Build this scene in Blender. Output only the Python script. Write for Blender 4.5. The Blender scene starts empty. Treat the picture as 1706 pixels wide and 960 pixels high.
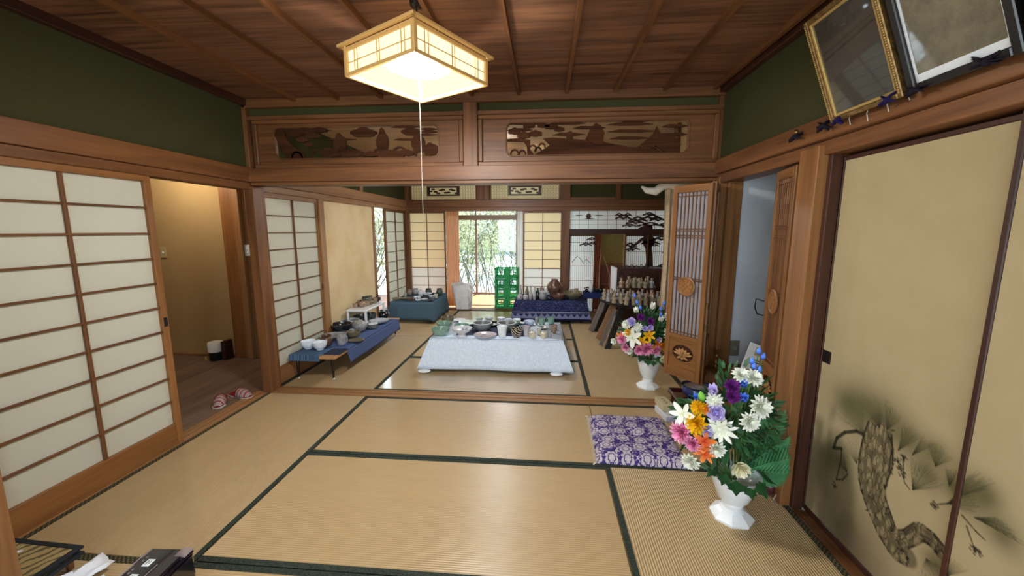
import bpy, math, random
import numpy as np
from mathutils import Matrix, Vector
R_ = random.Random(7)
PI = math.pi
SC = bpy.context.scene
COL = SC.collection
# ------------------------------------------------------------------ camera
cam = bpy.data.cameras.new('camera'); camo = bpy.data.objects.new('camera', cam); COL.objects.link(camo)
cam.sensor_width = 36.0; cam.lens = 655 / 1706 * 36.0; cam.clip_start = 0.05; cam.clip_end = 400
camo.location = (0, 0, 1.42); camo.rotation_euler = (PI / 2 - 0.14735, 0, 0.08253)
SC.camera = camo
# ------------------------------------------------------------------ world, sun, exposure
world = bpy.data.worlds.new('sky'); SC.world = world; world.use_nodes = True
wn = world.node_tree.nodes; wl = world.node_tree.links
wn.clear()
wo = wn.new('ShaderNodeOutputWorld'); wb = wn.new('ShaderNodeBackground')
sky = wn.new('ShaderNodeTexSky'); sky.sky_type = 'HOSEK_WILKIE'; sky.turbidity = 4.0; sky.ground_albedo = 0.5
sky.sun_direction = Vector((0.25, 0.75, 0.62)).normalized()
mixn = wn.new('ShaderNodeMix'); mixn.data_type = 'RGBA'; mixn.inputs[0].default_value = 0.55
mixn.inputs[7].default_value = (0.80, 0.92, 1.0, 1)
wl.new(sky.outputs[0], mixn.inputs[6]); wl.new(mixn.outputs[2], wb.inputs[0])
wb.inputs[1].default_value = 8.5; wl.new(wb.outputs[0], wo.inputs[0])
def light(name, kind, energy, col, loc, rot=(0, 0, 0), **k):
    l = bpy.data.lights.new(name, kind); l.energy = energy; l.color = col
    for a, b in k.items(): setattr(l, a, b)
    o = bpy.data.objects.new(name, l); o.location = loc; o.rotation_euler = rot; COL.objects.link(o); return o
light('sun', 'SUN', 22, (1.0, 0.90, 0.74), (2, 12, 9), (math.radians(-37), 0, math.radians(-12)), angle=0.02)
def portal(name, x0, x1, z0, z1, y, toward):   # sky portals of the real window openings
    o = light(name, 'AREA', 1, (1, 1, 1), ((x0 + x1) / 2, y, (z0 + z1) / 2), (PI / 2 * toward, 0, 0), shape='RECTANGLE', size=x1 - x0, size_y=z1 - z0)
    o.data.cycles.is_portal = True
portal('far_window_portal', -2.6, 2.5, 0.0, 2.15, 8.62, -1)
portal('rear_window_portal', -2.3, 1.2, 0.4, 2.0, -1.66, 1)
SC.view_settings.view_transform = 'Standard'; SC.view_settings.look = 'None'
SC.view_settings.gamma = 1; SC.view_settings.exposure = 0.35; SC.view_settings.use_curve_mapping = False
SC.cycles.use_denoising = True
SC.cycles.max_bounces = 7; SC.cycles.diffuse_bounces = 4; SC.cycles.glossy_bounces = 3; SC.cycles.transmission_bounces = 5
SC.cycles.transparent_max_bounces = 8; SC.cycles.sample_clamp_indirect = 6.0; SC.cycles.caustics_reflective = False; SC.cycles.caustics_refractive = False

# ================================================================== helpers
def lin(h):
    if isinstance(h, tuple): return (*h[:3], 1)
    h = h.lstrip('#'); v = [int(h[i:i + 2], 16) / 255 for i in (0, 2, 4)]
    return (*[(c / 12.92 if c <= .04045 else ((c + .055) / 1.055) ** 2.4) for c in v], 1)
class NT:
    def __init__(s, name):
        s.m = bpy.data.materials.new(name); s.m.use_nodes = True; s.n = s.m.node_tree.nodes; s.l = s.m.node_tree.links
        s.n.clear(); s.out = s.n.new('ShaderNodeOutputMaterial'); s.p = s.n.new('ShaderNodeBsdfPrincipled')
        s.l.new(s.p.outputs[0], s.out.inputs[0]); s._tc = None
    def tc(s, which='Object'):
        if s._tc is None: s._tc = s.n.new('ShaderNodeTexCoord')
        return s._tc.outputs[which]
    def put(s, sock, v):
        if v is None: return
        if isinstance(v, bpy.types.NodeSocket): s.l.new(v, sock)
        else: sock.default_value = v
    def mapp(s, scale=(1, 1, 1), rot=(0, 0, 0), loc=(0, 0, 0), src=None):
        m = s.n.new('ShaderNodeMapping'); s.l.new(src or s.tc(), m.inputs[0])
        m.inputs[1].default_value = loc; m.inputs[2].default_value = rot; m.inputs[3].default_value = scale; return m.outputs[0]
    def noise(s, vec, scale=5, detail=3, rough=.5, dist=0):
        t = s.n.new('ShaderNodeTexNoise'); s.put(t.inputs['Vector'], vec)
        for k, v in (('Scale', scale), ('Detail', detail), ('Roughness', rough), ('Distortion', dist)): t.inputs[k].default_value = v
        return t.outputs[0]
    def wave(s, vec, scale=5, dist=0, detail=2, direction='X', prof='SIN', dscale=1.0):
        t = s.n.new('ShaderNodeTexWave'); s.put(t.inputs['Vector'], vec); t.bands_direction = direction; t.wave_profile = prof
        t.inputs['Scale'].default_value = scale; t.inputs['Distortion'].default_value = dist; t.inputs['Detail'].default_value = detail
        t.inputs['Detail Scale'].default_value = dscale
        return t.outputs['Fac']
    def ramp(s, fac, stops, interp='LINEAR'):
        r = s.n.new('ShaderNodeValToRGB'); s.l.new(fac, r.inputs[0]); cr = r.color_ramp; cr.interpolation = interp
        while len(cr.elements) < len(stops): cr.elements.new(.5)
        for e, (p, c) in zip(cr.elements, stops): e.position = p; e.color = lin(c)
        return r.outputs[0]
    def math(s, op, a, b=None, c=None):
        m = s.n.new('ShaderNodeMath'); m.operation = op
        for i, v in enumerate((a, b, c)): s.put(m.inputs[i], v)
        return m.outputs[0]
    def mix(s, fac, a, b, blend='MIX'):
        m = s.n.new('ShaderNodeMix'); m.data_type = 'RGBA'; m.blend_type = blend
        s.put(m.inputs[0], fac)
        s.put(m.inputs[6], lin(a) if isinstance(a, (str, tuple)) else a); s.put(m.inputs[7], lin(b) if isinstance(b, (str, tuple)) else b)
        return m.outputs[2]
    def bump(s, h, strength=.3, dist=.002):
        b = s.n.new('ShaderNodeBump'); s.l.new(h, b.inputs['Height']); b.inputs['Strength'].default_value = strength
        b.inputs['Distance'].default_value = dist; s.l.new(b.outputs[0], s.p.inputs['Normal'])
    def fin(s, col, rough=.6, spec=.4, metal=0, **k):
        s.put(s.p.inputs['Base Color'], lin(col) if isinstance(col, (str, tuple)) else col); s.put(s.p.inputs['Roughness'], rough)
        s.p.inputs['Specular IOR Level'].default_value = spec; s.p.inputs['Metallic'].default_value = metal
        for a, b in k.items(): s.put(s.p.inputs[a.replace('_', ' ')], b)
        return s.m
def wood(name, dark, light_, axis, rough=.45, spec=.35, fine=60, k=1.0):
    t = NT(name); st = [1, 1, 1]; st['xyz'.index(axis)] = .06
    v = t.mapp(tuple(st)); n1 = t.noise(v, 9 * k, 4, .6, 1.2); n2 = t.noise(v, fine, 2, .5)
    f = t.math('ADD', t.math('MULTIPLY', n1, .75), t.math('MULTIPLY', n2, .25))
    t.bump(f, .15, .002)
    return t.fin(t.ramp(f, [(.32, dark), (.68, light_)]), rough, spec)
WD = {}
def woods(key, dark, light_, **k):
    for a in 'xyz': WD[key + a] = wood('wood_%s_%s' % (key, a), dark, light_, a, **k)
woods('main', '#50301a', '#845632'); woods('pale', '#7d5533', '#a5794e'); woods('hallw', '#56453a', '#7a6656'); woods('carve', '#2c180e', '#54331f', rough=.85, spec=.08); woods('farceil', '#b08a62', '#cfae84'); woods('dark', '#2c1711', '#4a2a1d')
woods('orange', '#704724', '#98673a'); woods('kumi', '#4e2f18', '#784c2a'); woods('altar', '#66411f', '#92633a'); woods('black', '#0e0b0b', '#211a18', rough=.35)
woods('ceil', '#42281a', '#936649', k=1.5); woods('table', '#9b7146', '#c79a67'); woods('weath', '#5a504a', '#887c73', rough=.8)
def simple(name, col, rough=.6, spec=.4, metal=0, var=None, vs=12, bump=0, **k):
    t = NT(name)
    if var:
        n = t.noise(t.tc(), vs, 4, .6)
        c = t.ramp(n, [(.35, col), (.65, var)])
        if bump: t.bump(n, bump, .002)
    else: c = col
    return t.fin(c, rough, spec, metal, **k)
# green sand plaster
t = NT('green_plaster'); n = t.noise(t.tc(), 260, 3, .7); n2 = t.noise(t.tc(), 1.6, 3)
t.bump(n, .5, .002); GREEN = t.fin(t.mix(n2, t.ramp(n, [(.3, '#35351f'), (.7, '#4f4d31')]), '#414128'), .95, .1)
t = NT('beige_plaster'); n = t.noise(t.tc(), 200, 3, .7); n2 = t.noise(t.tc(), 2.2, 4, .6)
t.bump(n, .4, .002); BEIGE = t.fin(t.mix(n2, t.ramp(n, [(.3, '#a08a62'), (.7, '#baa27a')]), '#ab8f62'), .9, .15)
t = NT('fusuma_cloth'); w1 = t.wave(t.mapp((1, 1, 1)), 240, .6, 1, 'Z'); w2 = t.wave(t.mapp((1, 1, 1)), 240, .6, 1, 'Y')
n = t.noise(t.tc(), 7, 4); f = t.math('MULTIPLY', w1, w2); t.bump(f, .25, .001)
base = t.mix(n, '#b0a07e', '#a3916c')
ca = t.n.new('ShaderNodeVertexColor'); ca.layer_name = 'ink'
FUSUMA = t.fin(t.mix(1.0, base, ca.outputs[0], 'MULTIPLY'), .85, .15)
def paper(name, col, tr=.5, emi=0):
    t = NT(name); n = t.noise(t.tc(), 90, 4, .7); t.bump(n, .1, .0005)
    c = t.mix(n, col, lin(col)[:3] if False else col)
    d = t.n.new('ShaderNodeBsdfDiffuse'); d.inputs[0].default_value = lin(col)
    tt = t.n.new('ShaderNodeBsdfTranslucent'); tt.inputs[0].default_value = lin(col)
    m = t.n.new('ShaderNodeMixShader'); m.inputs[0].default_value = tr
    t.l.new(d.outputs[0], m.inputs[1]); t.l.new(tt.outputs[0], m.inputs[2]); t.l.new(m.outputs[0], t.out.inputs[0])
    return t.m
PAPER = paper('shoji_paper', '#e2e1d2', .35); PAPER_LIT_CREAM = paper('shoji_paper_backlit_cream', '#fcf2da', .8); PAPER_LIT_WHITE = paper('shoji_paper_backlit_white', '#f4f4f2', .8)  # far shoji: yellow and white backlight painted in as two paper colours
PAPER_FUS = simple('plain_sliding_panel_cloth', '#d2b485', .9, .1, var='#dfc89f', vs=2.2)
# tatami: igusa ribs run across the mat
def tatami(name, axis, rough=.5, bs=.8, coat=0.0, cr=.34):
    t = NT(name); sc = 27
    v = t.mapp((1, 1, 1)); w = t.wave(v, sc, .25, 1, axis, 'SIN', 3); st = (1, .04, 1) if axis == 'X' else (.04, 1, 1)
    n = t.noise(t.mapp(st), 160, 3, .6); n2 = t.noise(v, 1.3, 3, .6); n3 = t.noise(t.mapp((1, 1, 1) if 0 else (.25, 1, 1) if axis == 'Y' else (1, .25, 1)), 14, 4, .65)
    h = t.math('ADD', w, t.math('MULTIPLY', n, .5)); t.bump(h, bs, .003)
    c = t.mix(t.math('MULTIPLY', n, 1), '#a98d66', '#c9af85'); c = t.mix(t.math('MULTIPLY', w, .55), c, '#866a4a'); c = t.mix(t.math('MULTIPLY', n2, .6), c, '#b29567')
    c = t.mix(t.math('MULTIPLY', n3, .35), c, '#ccb283')
    return t.fin(c, rough, .5, 0, Coat_Weight=coat, Coat_Roughness=cr)
TAT = {'x': tatami('tatami_long_x', 'Y', .27, .35, .3), 'p': tatami('tatami_worn_smooth', 'Y', .3, .3, 1.0, .12), 'y': tatami('tatami_long_y', 'X', .5, .8)}
t = NT('mat_border_cloth'); n = t.noise(t.tc(), 120, 2); HERI = t.fin(t.ramp(n, [(.35, '#1f2621'), (.7, '#3b443b')]), .8, .2)
t = NT('mat_border_patterned'); v1 = t.wave(t.mapp((1, 1, 1), (0, 0, .785)), 22, 0, 0, 'X'); v2 = t.wave(t.mapp((1, 1, 1), (0, 0, -.785)), 22, 0, 0, 'X')
f = t.math('GREATER_THAN', t.math('MULTIPLY', v1, v2), .32); HERI2 = t.fin(t.mix(f, '#2b2a20', '#6b5f3c'), .8, .2)
def glaze(name, a, b, rough=.22, sc=30, coat=.4):
    t = NT(name); n = t.noise(t.tc(), sc, 4, .65, .5)
    return t.fin(t.ramp(n, [(.3, a), (.7, b)]), rough, .55, 0, Coat_Weight=coat, Coat_Roughness=.1)
G = dict(celadon=glaze('celadon_glaze', '#6f9585', '#8fb0a0'), olive=glaze('olive_glaze', '#57503c', '#857a5f', .4), pale=glaze('pale_green_glaze', '#b4c0b4', '#cdd6cb'),
    whiteg=glaze('pale_grey_glaze', '#b9bec4', '#d5d8dc'), whitegl=glaze('white_glaze', '#dfe6f0', '#f0f4f8'), greyw=glaze('grey_speckled_glaze', '#6b6d70', '#979a9c', .3, 90),
    pinkish=glaze('pinkish_grey_glaze', '#a89da2', '#c9bfc3'), black=glaze('black_glaze', '#0d0f12', '#24272b', .18), lilac=glaze('lilac_glaze', '#b9bbdd', '#e2e3f2', .25, 80),
    cream=glaze('cream_glaze', '#b9ae96', '#dcd4bf', .35), greyst=glaze('grey_stoneware', '#77777a', '#b1afad', .4, 25), brownp=glaze('light_brown_glaze', '#866a51', '#b49a80', .4, 25),
    pinkbr=glaze('pinkish_brown_glaze', '#7f655c', '#a58f86', .45), rust=glaze('rust_brown_glaze', '#35211a', '#77533f', .3, 22), darkgreen=glaze('dark_green_glaze', '#1f2a26', '#4c5a52', .25),
    blackw=glaze('black_and_white_glaze', '#16181b', '#8c8f90', .25, 9), floral=glaze('white_clay_glaze', '#c9cad2', '#e4e4ea'), bluerim=glaze('grey_blue_glaze', '#8f98a5', '#bcc4cd'),
    bluewhite=glaze('blue_white_glaze', '#9fb3d8', '#eef2fa', .2, 60), blue=glaze('cobalt_blue_glaze', '#1b2450', '#31407c'), clay=glaze('biscuit_clay', '#7a6a55', '#c3b294', .7, 18, 0))
t = NT('striped_glaze'); w = t.wave(t.mapp((1, 1, 1), (0, .9, .3)), 14, 1.5, 1, 'X'); G['striped'] = t.fin(t.ramp(w, [(.62, '#120f10'), (.72, '#c4b6a6')]), .25, .55)
WHITEP = simple('white_ceramic_plain', '#e9edef', .25); IVORY = simple('white_plastic', '#dfe3e0', .35)

class M:
    def __init__(s): s.v = []; s.f = []; s.mi = []; s.cur = 0; s.T = Matrix.Identity(4)
    def add(s, vs, fs):
        o = len(s.v); T = s.T
        s.v += [tuple(T @ Vector(p)) for p in vs]; s.f += [tuple(i + o for i in f) for f in fs]; s.mi += [s.cur] * len(fs); return s
    def box(s, x0, y0, z0, x1, y1, z1):
        return s.add([(x0, y0, z0), (x1, y0, z0), (x1, y1, z0), (x0, y1, z0), (x0, y0, z1), (x1, y0, z1), (x1, y1, z1), (x0, y1, z1)],
                     [(0, 3, 2, 1), (4, 5, 6, 7), (0, 1, 5, 4), (1, 2, 6, 5), (2, 3, 7, 6), (3, 0, 4, 7)])
    def bbox(s, x0, y0, z0, x1, y1, z1, b=.004):   # box with chamfered edges
        c = [(x0, x1), (y0, y1), (z0, z1)]; vs = []; idx = {}
        for i in (0, 1):
            for j in (0, 1):
                for k in (0, 1):
                    P = [c[0][i], c[1][j], c[2][k]]; sg = [1 - 2 * i, 1 - 2 * j, 1 - 2 * k]
                    for a in range(3):
                        q = list(P)
                        for e in range(3):
                            if e != a: q[e] += sg[e] * b
                        idx[(i, j, k, a)] = len(vs); vs.append(q)
        fs = []
        for a in range(3):
            o = [e for e in range(3) if e != a]
            for sd in (0, 1):
                q = []
                for (u, w_) in ((0, 0), (1, 0), (1, 1), (0, 1)):
                    k = [0, 0, 0]; k[a] = sd; k[o[0]] = u; k[o[1]] = w_; q.append(idx[(*k, a)])
                if (sd == 0) == (a != 1): q.reverse()
                fs.append(tuple(q))
            # edge faces along axis a
            for u in (0, 1):
                for w_ in (0, 1):
                    def K(t_, ax): k = [0, 0, 0]; k[a] = t_; k[o[0]] = u; k[o[1]] = w_; return idx[(*k, ax)]
                    q = [K(0, o[0]), K(1, o[0]), K(1, o[1]), K(0, o[1])]
                    if (u == w_) == (a != 1): q.reverse()
                    fs.append(tuple(q))
        for i in (0, 1):
            for j in (0, 1):
                for k in (0, 1):
                    q = [idx[(i, j, k, 0)], idx[(i, j, k, 1)], idx[(i, j, k, 2)]]
                    if (i + j + k) % 2 == 1: q.reverse()
                    fs.append(tuple(q))
        return s.add(vs, fs)
    def lathe(s, prof, n=20, sx=1, sy=1, ph=0):
        vs = []; fs = []
        for r, z in prof:
            for i in range(n):
                a = 2 * PI * i / n + ph; vs.append((r * math.cos(a) * sx, r * math.sin(a) * sy, z))
        for k in range(len(prof) - 1):
            for i in range(n):
                j = (i + 1) % n; fs.append((k * n + i, k * n + j, (k + 1) * n + j, (k + 1) * n + i))
        if prof[0][0] > 1e-5: fs.append(tuple(reversed(range(n))))
        if prof[-1][0] > 1e-5: fs.append(tuple((len(prof) - 1) * n + i for i in range(n)))
        return s.add(vs, fs)
    def tube(s, pts, r, n=7, closed=False):
        pts = [Vector(p) for p in pts]; rs = r if isinstance(r, (list, tuple)) else [r] * len(pts)
        vs = []; fs = []; N = len(pts); up = None
        for i, p in enumerate(pts):
            a = pts[(i - 1) % N] if (i or closed) else p; b = pts[(i + 1) % N] if (i < N - 1 or closed) else p
            d = (b - a).normalized() if (b - a).length > 1e-9 else Vector((0, 0, 1))
            if up is None: up = d.orthogonal().normalized()
            u = (up - d * up.dot(d)); u = u.normalized() if u.length > 1e-6 else d.orthogonal().normalized(); up = u; w_ = d.cross(u)
            for k in range(n):
                an = 2 * PI * k / n; vs.append(tuple(p + (u * math.cos(an) + w_ * math.sin(an)) * rs[i]))
        for i in range(N if closed else N - 1):
            for k in range(n):
                j = (k + 1) % n; i2 = (i + 1) % N; fs.append((i * n + k, i * n + j, i2 * n + j, i2 * n + k))
        if not closed: fs.append(tuple(reversed(range(n)))); fs.append(tuple((N - 1) * n + k for k in range(n)))
        return s.add(vs, fs)
    def prism(s, poly, z0, z1):
        n = len(poly); ar = sum(poly[i][0] * poly[(i + 1) % n][1] - poly[(i + 1) % n][0] * poly[i][1] for i in range(n))
        if ar < 0: poly = poly[::-1]
        vs = [(x, y, z0) for x, y in poly] + [(x, y, z1) for x, y in poly]
        fs = [tuple(reversed(range(n))), tuple(range(n, 2 * n))] + [(i, (i + 1) % n, n + (i + 1) % n, n + i) for i in range(n)]
        return s.add(vs, fs)
    def sphere(s, c, r, n=10, m=7, sz=1, sx=1, sy=1):
        prof = [(max(1e-6, r * math.sin(PI * k / m)), -r * sz * math.cos(PI * k / m)) for k in range(m + 1)]
        T = s.T; s.T = T @ Matrix.Translation(c); s.lathe(prof, n, sx, sy); s.T = T; return s
    def mesh(s, name, smooth=35):
        me = bpy.data.meshes.new(name); me.from_pydata(s.v, [], s.f)
        if smooth and len(s.f):
            me.shade_smooth()
            if smooth < 180: me.set_sharp_from_angle(angle=math.radians(smooth))
        if any(s.mi): me.polygons.foreach_set('material_index', s.mi)
        me.update(); return me
def Tm(x=0, y=0, z=0, rz=0, rx=0, ry=0, s=1):
    return Matrix.Translation((x, y, z)) @ Matrix.Rotation(rz, 4, 'Z') @ Matrix.Rotation(ry, 4, 'Y') @ Matrix.Rotation(rx, 4, 'X') @ Matrix.Scale(s, 4)
# planes: map 2-D (u,v) + thickness to a wall. YW: u->X v->Z thick->-Y ; XW: u->Y v->Z thick->X
def YW(y): return Matrix(((1, 0, 0, 0), (0, 0, -1, y), (0, 1, 0, 0), (0, 0, 0, 1)))
def link(name, me, mat, parent=None):
    o = bpy.data.objects.new(name, me); COL.objects.link(o)
    if me is not None and mat is not None and not me.materials:
        for m_ in (mat if isinstance(mat, (list, tuple)) else [mat]): me.materials.append(m_)
    if parent is not None: o.parent = parent
    return o
def root_off(p):
    off = Vector((0, 0, 0))
    while p is not None: off += p.location; p = p.parent
    return off
def part(name, m, mat, parent=None, smooth=35, world=True, **props):
    me = m.mesh(name, smooth) if isinstance(m, M) else m
    if world and parent is not None and isinstance(m, M):
        off = root_off(parent)
        if off.length > 1e-9: me.transform(Matrix.Translation(-off))
    o = link(name, me, mat, parent)
    for k, v in props.items(): o[k] = v
    return o
def thing(name, label, cat, loc=(0, 0, 0), rz=0, group=None):
    o = bpy.data.objects.new(name, None); COL.objects.link(o); o.location = loc; o.rotation_euler = (0, 0, rz); o.empty_display_size = .1
    return tag(o, label, cat, group)
def tag(o, label, cat, group=None):
    o['label'] = label; o['category'] = cat
    if group: o['group'] = group
    return o
def tmesh(name, m, mat, label, cat, loc, rz=0, group=None, smooth=35):   # one-mesh thing, local coordinates
    o = part(name, m, mat, None, smooth); o.location = loc; o.rotation_euler = (0, 0, rz); return tag(o, label, cat, group)
def struct(name, m=None, mat=None, parent=None):
    o = part(name, m, mat, parent) if m is not None else link(name, None, None, parent)
    if parent is None: o['kind'] = 'structure'
    return o
def copy_tree(o, parent=None):
    c = o.copy(); COL.objects.link(c); c.parent = parent
    for ch in list(o.children): copy_tree(ch, c)
    return c
def wb_(name, key, x0, y0, z0, x1, y1, z1, parent=None, b=.003, **props):   # one wooden member, grain along its length
    d = (abs(x1 - x0), abs(y1 - y0), abs(z1 - z0)); ax = 'xyz'[d.index(max(d))]
    m = M(); X = sorted((x0, x1)); Y = sorted((y0, y1)); Z = sorted((z0, z1))
    b = min(b, min(d) * .3); m.bbox(X[0], Y[0], Z[0], X[1], Y[1], Z[1], b)
    o = part(name, m, WD[key + ax], parent, 0)
    if parent is None and not props: o['kind'] = 'structure'
    for k, v in props.items(): o[k] = v
    return o
XL, XR, Y1, Y2, CZ = -2.41, 1.28, 3.17, 6.83, 2.44
# ================================================================== SETTING
# ---- floor: tatami mats with cloth borders, thresholds, hall and verandah boards
floor = struct('floor')
def mat_(x0, x1, y0, y1, ax, borders='b', pat=HERI, z=0.0):
    g = .003; x0 += g; x1 -= g; y0 += g; y1 -= g; B = .028
    m = M(); m.bbox(x0, y0, z - .05, x1, y1, z, .002); o = part('tatami_mat', m, TAT['p' if ax == 'x' and y0 > 3.2 else ax], floor, 0)
    for s in ((y0, y0 + B), (y1 - B, y1)) if ax == 'x' else ((x0, x0 + B), (x1 - B, x1)):
        m = M(); m.box(*((x0, s[0], z - .004, x1, s[1], z + .0018) if ax == 'x' else (s[0], y0, z - .004, s[1], y1, z + .0018)))
        part('mat_border', m, pat, o, 0)
m0 = M(); m0.box(-6, -1.7, -.12, 2.6, 8.6, -.052); part('subfloor', m0, WD['darkx'], floor, 0)
xa, xb = -1.49, .38
mat_(XL, xa, 1.39, 3.10, 'y'); mat_(xa, xb, 2.235, 3.10, 'x'); mat_(xa, xb, 1.39, 2.235, 'x'); mat_(xb, XR, 2.235, 3.10, 'x'); mat_(xb, XR, .5, 2.235, 'y')
mat_(XL, xa - .7, .5, 1.39, 'x'); mat_(xa - .7, xb, .5, 1.39, 'x'); mat_(XL, xa, -1.3, .5, 'y'); mat_(xa, xb, -.4, .5, 'x'); mat_(xa, xb, -1.3, -.4, 'x'); mat_(xb, XR, -1.3, .5, 'y')
ya = 3.24
mat_(XL, xa, ya, 5.03, 'y'); mat_(xa, xb, ya, 4.16, 'x'); mat_(xa, xb, 4.16, 5.03, 'x'); mat_(xb, XR, ya, 5.03, 'y')
mat_(XL, xa, 5.03, 6.76, 'y'); mat_(xa, xb, 5.03, 5.9, 'x'); mat_(xa, xb, 5.9, 6.76, 'x'); mat_(xb, XR, 5.03, 6.76, 'y'); mat_(XR, 2.2, 4.2, 6.76, 'y')
# patterned strip of the mats along both side walls
for nm, x, y0, y1 in (('l', XL + .002, 1.39, 3.09), ('r', XR - .032, .6, 3.09), ('r', XR - .032, 3.25, 5.0)):
    m = M(); m.box(x, y0, -.002, x + .03, y1, .0022); part('mat_border', m, HERI2, floor, 0)
m = M(); m.box(-2.4, 1.355, -.002, -1.51, 1.388, .0024); part('mat_border', m, HERI2, floor, 0)
# threshold between the rooms with its sliding grooves
for a, b, z in ((3.103, 3.135, .006), (3.139, 3.158, .001), (3.162, 3.195, .006), (3.199, 3.215, .001), (3.219, 3.238, .006)):
    wb_('threshold_rail', 'pale', XL, a, -.04, XR, b, z, floor, .001)
for a, b, z in ((XL - .03, XL - .001, .006), (XL - .052, XL - .034, .001), (XL - .085, XL - .056, .006), (XL - .12, XL - .09, .008)):
    wb_('threshold_rail', 'pale', a, 1.36, -.04, b, 3.12, z, floor, .001)
for a, b, z in ((XR + .001, XR + .03, .008), (XR + .034, XR + .06, .002), (XR + .064, XR + .09, .008)): wb_('threshold_rail', 'main', a, -1.3, -.04, b, 1.94, z, floor, .001)
wb_('threshold_rail', 'main', XL, 6.763, -.04, 2.2, 6.95, .006, floor)
for i in range(9): wb_('floor_board', 'hallw', -5.4 + i * .33, 1.0, -.04, -5.4 + i * .33 + .327, 4.1, -.002, floor, .001)   # hall boards
for i in range(9): wb_('floor_board', 'orange', -2.6, 6.955 + i * .17, -.04, 2.5, 6.955 + i * .17 + .168, -.004, floor, .001)   # verandah boards
floor_hall_h = None

# ---- ceiling of the near room: wide boards across, battens along
ceil = struct('ceiling')
for i in range(11):
    y = -1.3 + i * .41; wb_('ceiling_board', 'ceil' if 'ceilx' in WD else 'main', XL, y, CZ, XR, min(y + .412, 3.17), CZ + .012 + (i % 2) * .004, ceil, .001)
for i in range(-6, 5):
    x = .147 + i * .351; m = M(); m.prism([(x - .014, CZ), (x + .014, CZ), (x + .011, CZ - .03), (x - .011, CZ - .03)], -3.17, 1.3); m.v = [(a, -c, b) for a, b, c in m.v]; m.f = [f[::-1] for f in m.f]
    part('ceiling_batten', m, WD['mainy'], ceil, 0)
wb_('cornice', 'main', XL, 3.10, CZ - .065, XR, 3.17, CZ, ceil); wb_('cornice', 'dark', XL, -1.3, CZ - .05, XL + .045, 3.1, CZ, ceil); wb_('cornice', 'dark', XR - .045, -1.3, CZ - .05, XR, 3.1, CZ, ceil)
# far room ceiling
for i in range(9):
    y = 3.2 + i * .41; wb_('ceiling_board', 'farceil', XL, y, CZ, 2.2, min(y + .412, 6.86), CZ + .012 + (i % 2) * .004, ceil, .001)
m = M(); m.box(-5.6, 1.0, 2.25, XL - .1, 6.9, 2.3); part('hall_ceiling', m, WD['palex'], ceil, 0)
m = M(); m.box(-2.6, 6.9, 2.16, 2.5, 8.65, 2.2); part('verandah_ceiling', m, WD['palex'], ceil, 0)
m = M(); m.box(-6, -1.9, 2.5, 3, 8.6, 2.56); part('roof_deck', m, WD['darkx'], ceil, 0)

# ---- left wall
wl_ = struct('wall_left')
m = M(); m.box(XL - .12, -1.3, 1.91, XL, 3.17, CZ + .03); part('plaster_band', m, GREEN, wl_, 0)
wb_('picture_rail', 'main', XL - .05, -1.3, 1.80, XL + .035, 3.12, 1.915, wl_); wb_('door_head', 'main', XL - .11, -1.3, 1.745, XL + .01, 3.12, 1.80, wl_)
m = M(); m.box(XL - .12, -1.3, 0, XL - .02, 1.38, 1.75); part('plaster_panel', m, BEIGE, wl_, 0)
wb_('post', 'main', XL - .045, 3.1, 0, XL + .035, 3.235, 1.77, wl_); wb_('post', 'main', XL - .1, 3.1, 1.9, XL + .03, 3.17, 2.44, wl_)
# far room part
m = M(); m.box(XL - .12, 3.2, 1.91, XL, 6.86, CZ + .03); part('plaster_band', m, GREEN, wl_, 0)
wb_('picture_rail', 'pale', XL - .05, 3.2, 1.80, XL + .035, 6.82, 1.915, wl_); wb_('door_head', 'pale', XL - .11, 3.2, 1.74, XL + .01, 6.82, 1.80, wl_)
wb_('post', 'pale', XL - .03, 4.08, 0, XL + .015, 4.17, 1.745, wl_); wb_('strut', 'pale', XL, 5.05, 1.915, XL + .02, 5.13, 2.44, wl_)
m = M(); m.box(XL - .09, 4.17, 0, XL - .03, 5.46, 1.745); part('sliding_panel_cloth', m, PAPER_FUS, wl_, 0)
wb_('panel_stile', 'orange', XL - .1, 5.46, 0, XL - .02, 5.53, 1.745, wl_); wb_('panel_stile', 'main', XL - .1, 4.17, 0, XL - .02, 4.20, 1.745, wl_)
wb_('post', 'main', XL - .1, 6.74, 0, XL + .06, 6.90, 2.44, wl_)
# hall behind the doorway
hall = struct('wall_hall')
m = M(); m.box(-5.6, 4.03, -.0, -3.42, 4.13, 2.3); part('plaster_panel', m, BEIGE, hall, 0)
m = M(); m.box(-5.7, 1.0, 0, -5.6, 4.1, 2.3); part('plaster_panel', m, BEIGE, hall, 0); m = M(); m.box(-5.6, .9, 0, XL - .12, 1.0, 2.3); part('plaster_panel', m, BEIGE, hall, 0)
wb_('skirting_strip', 'pale', -5.6, 4.02, 0, -3.44, 4.035, .025, hall)
wb_('door_casing', 'orange', -3.44, 3.98, 0, -3.275, 4.13, 2.25, hall); wb_('door_casing', 'pale', -3.27, 3.955, 0, -3.21, 4.13, 2.25, hall); wb_('door_casing', 'pale', -3.205, 4.0, 0, -2.52, 4.13, 2.25, hall)
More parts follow.
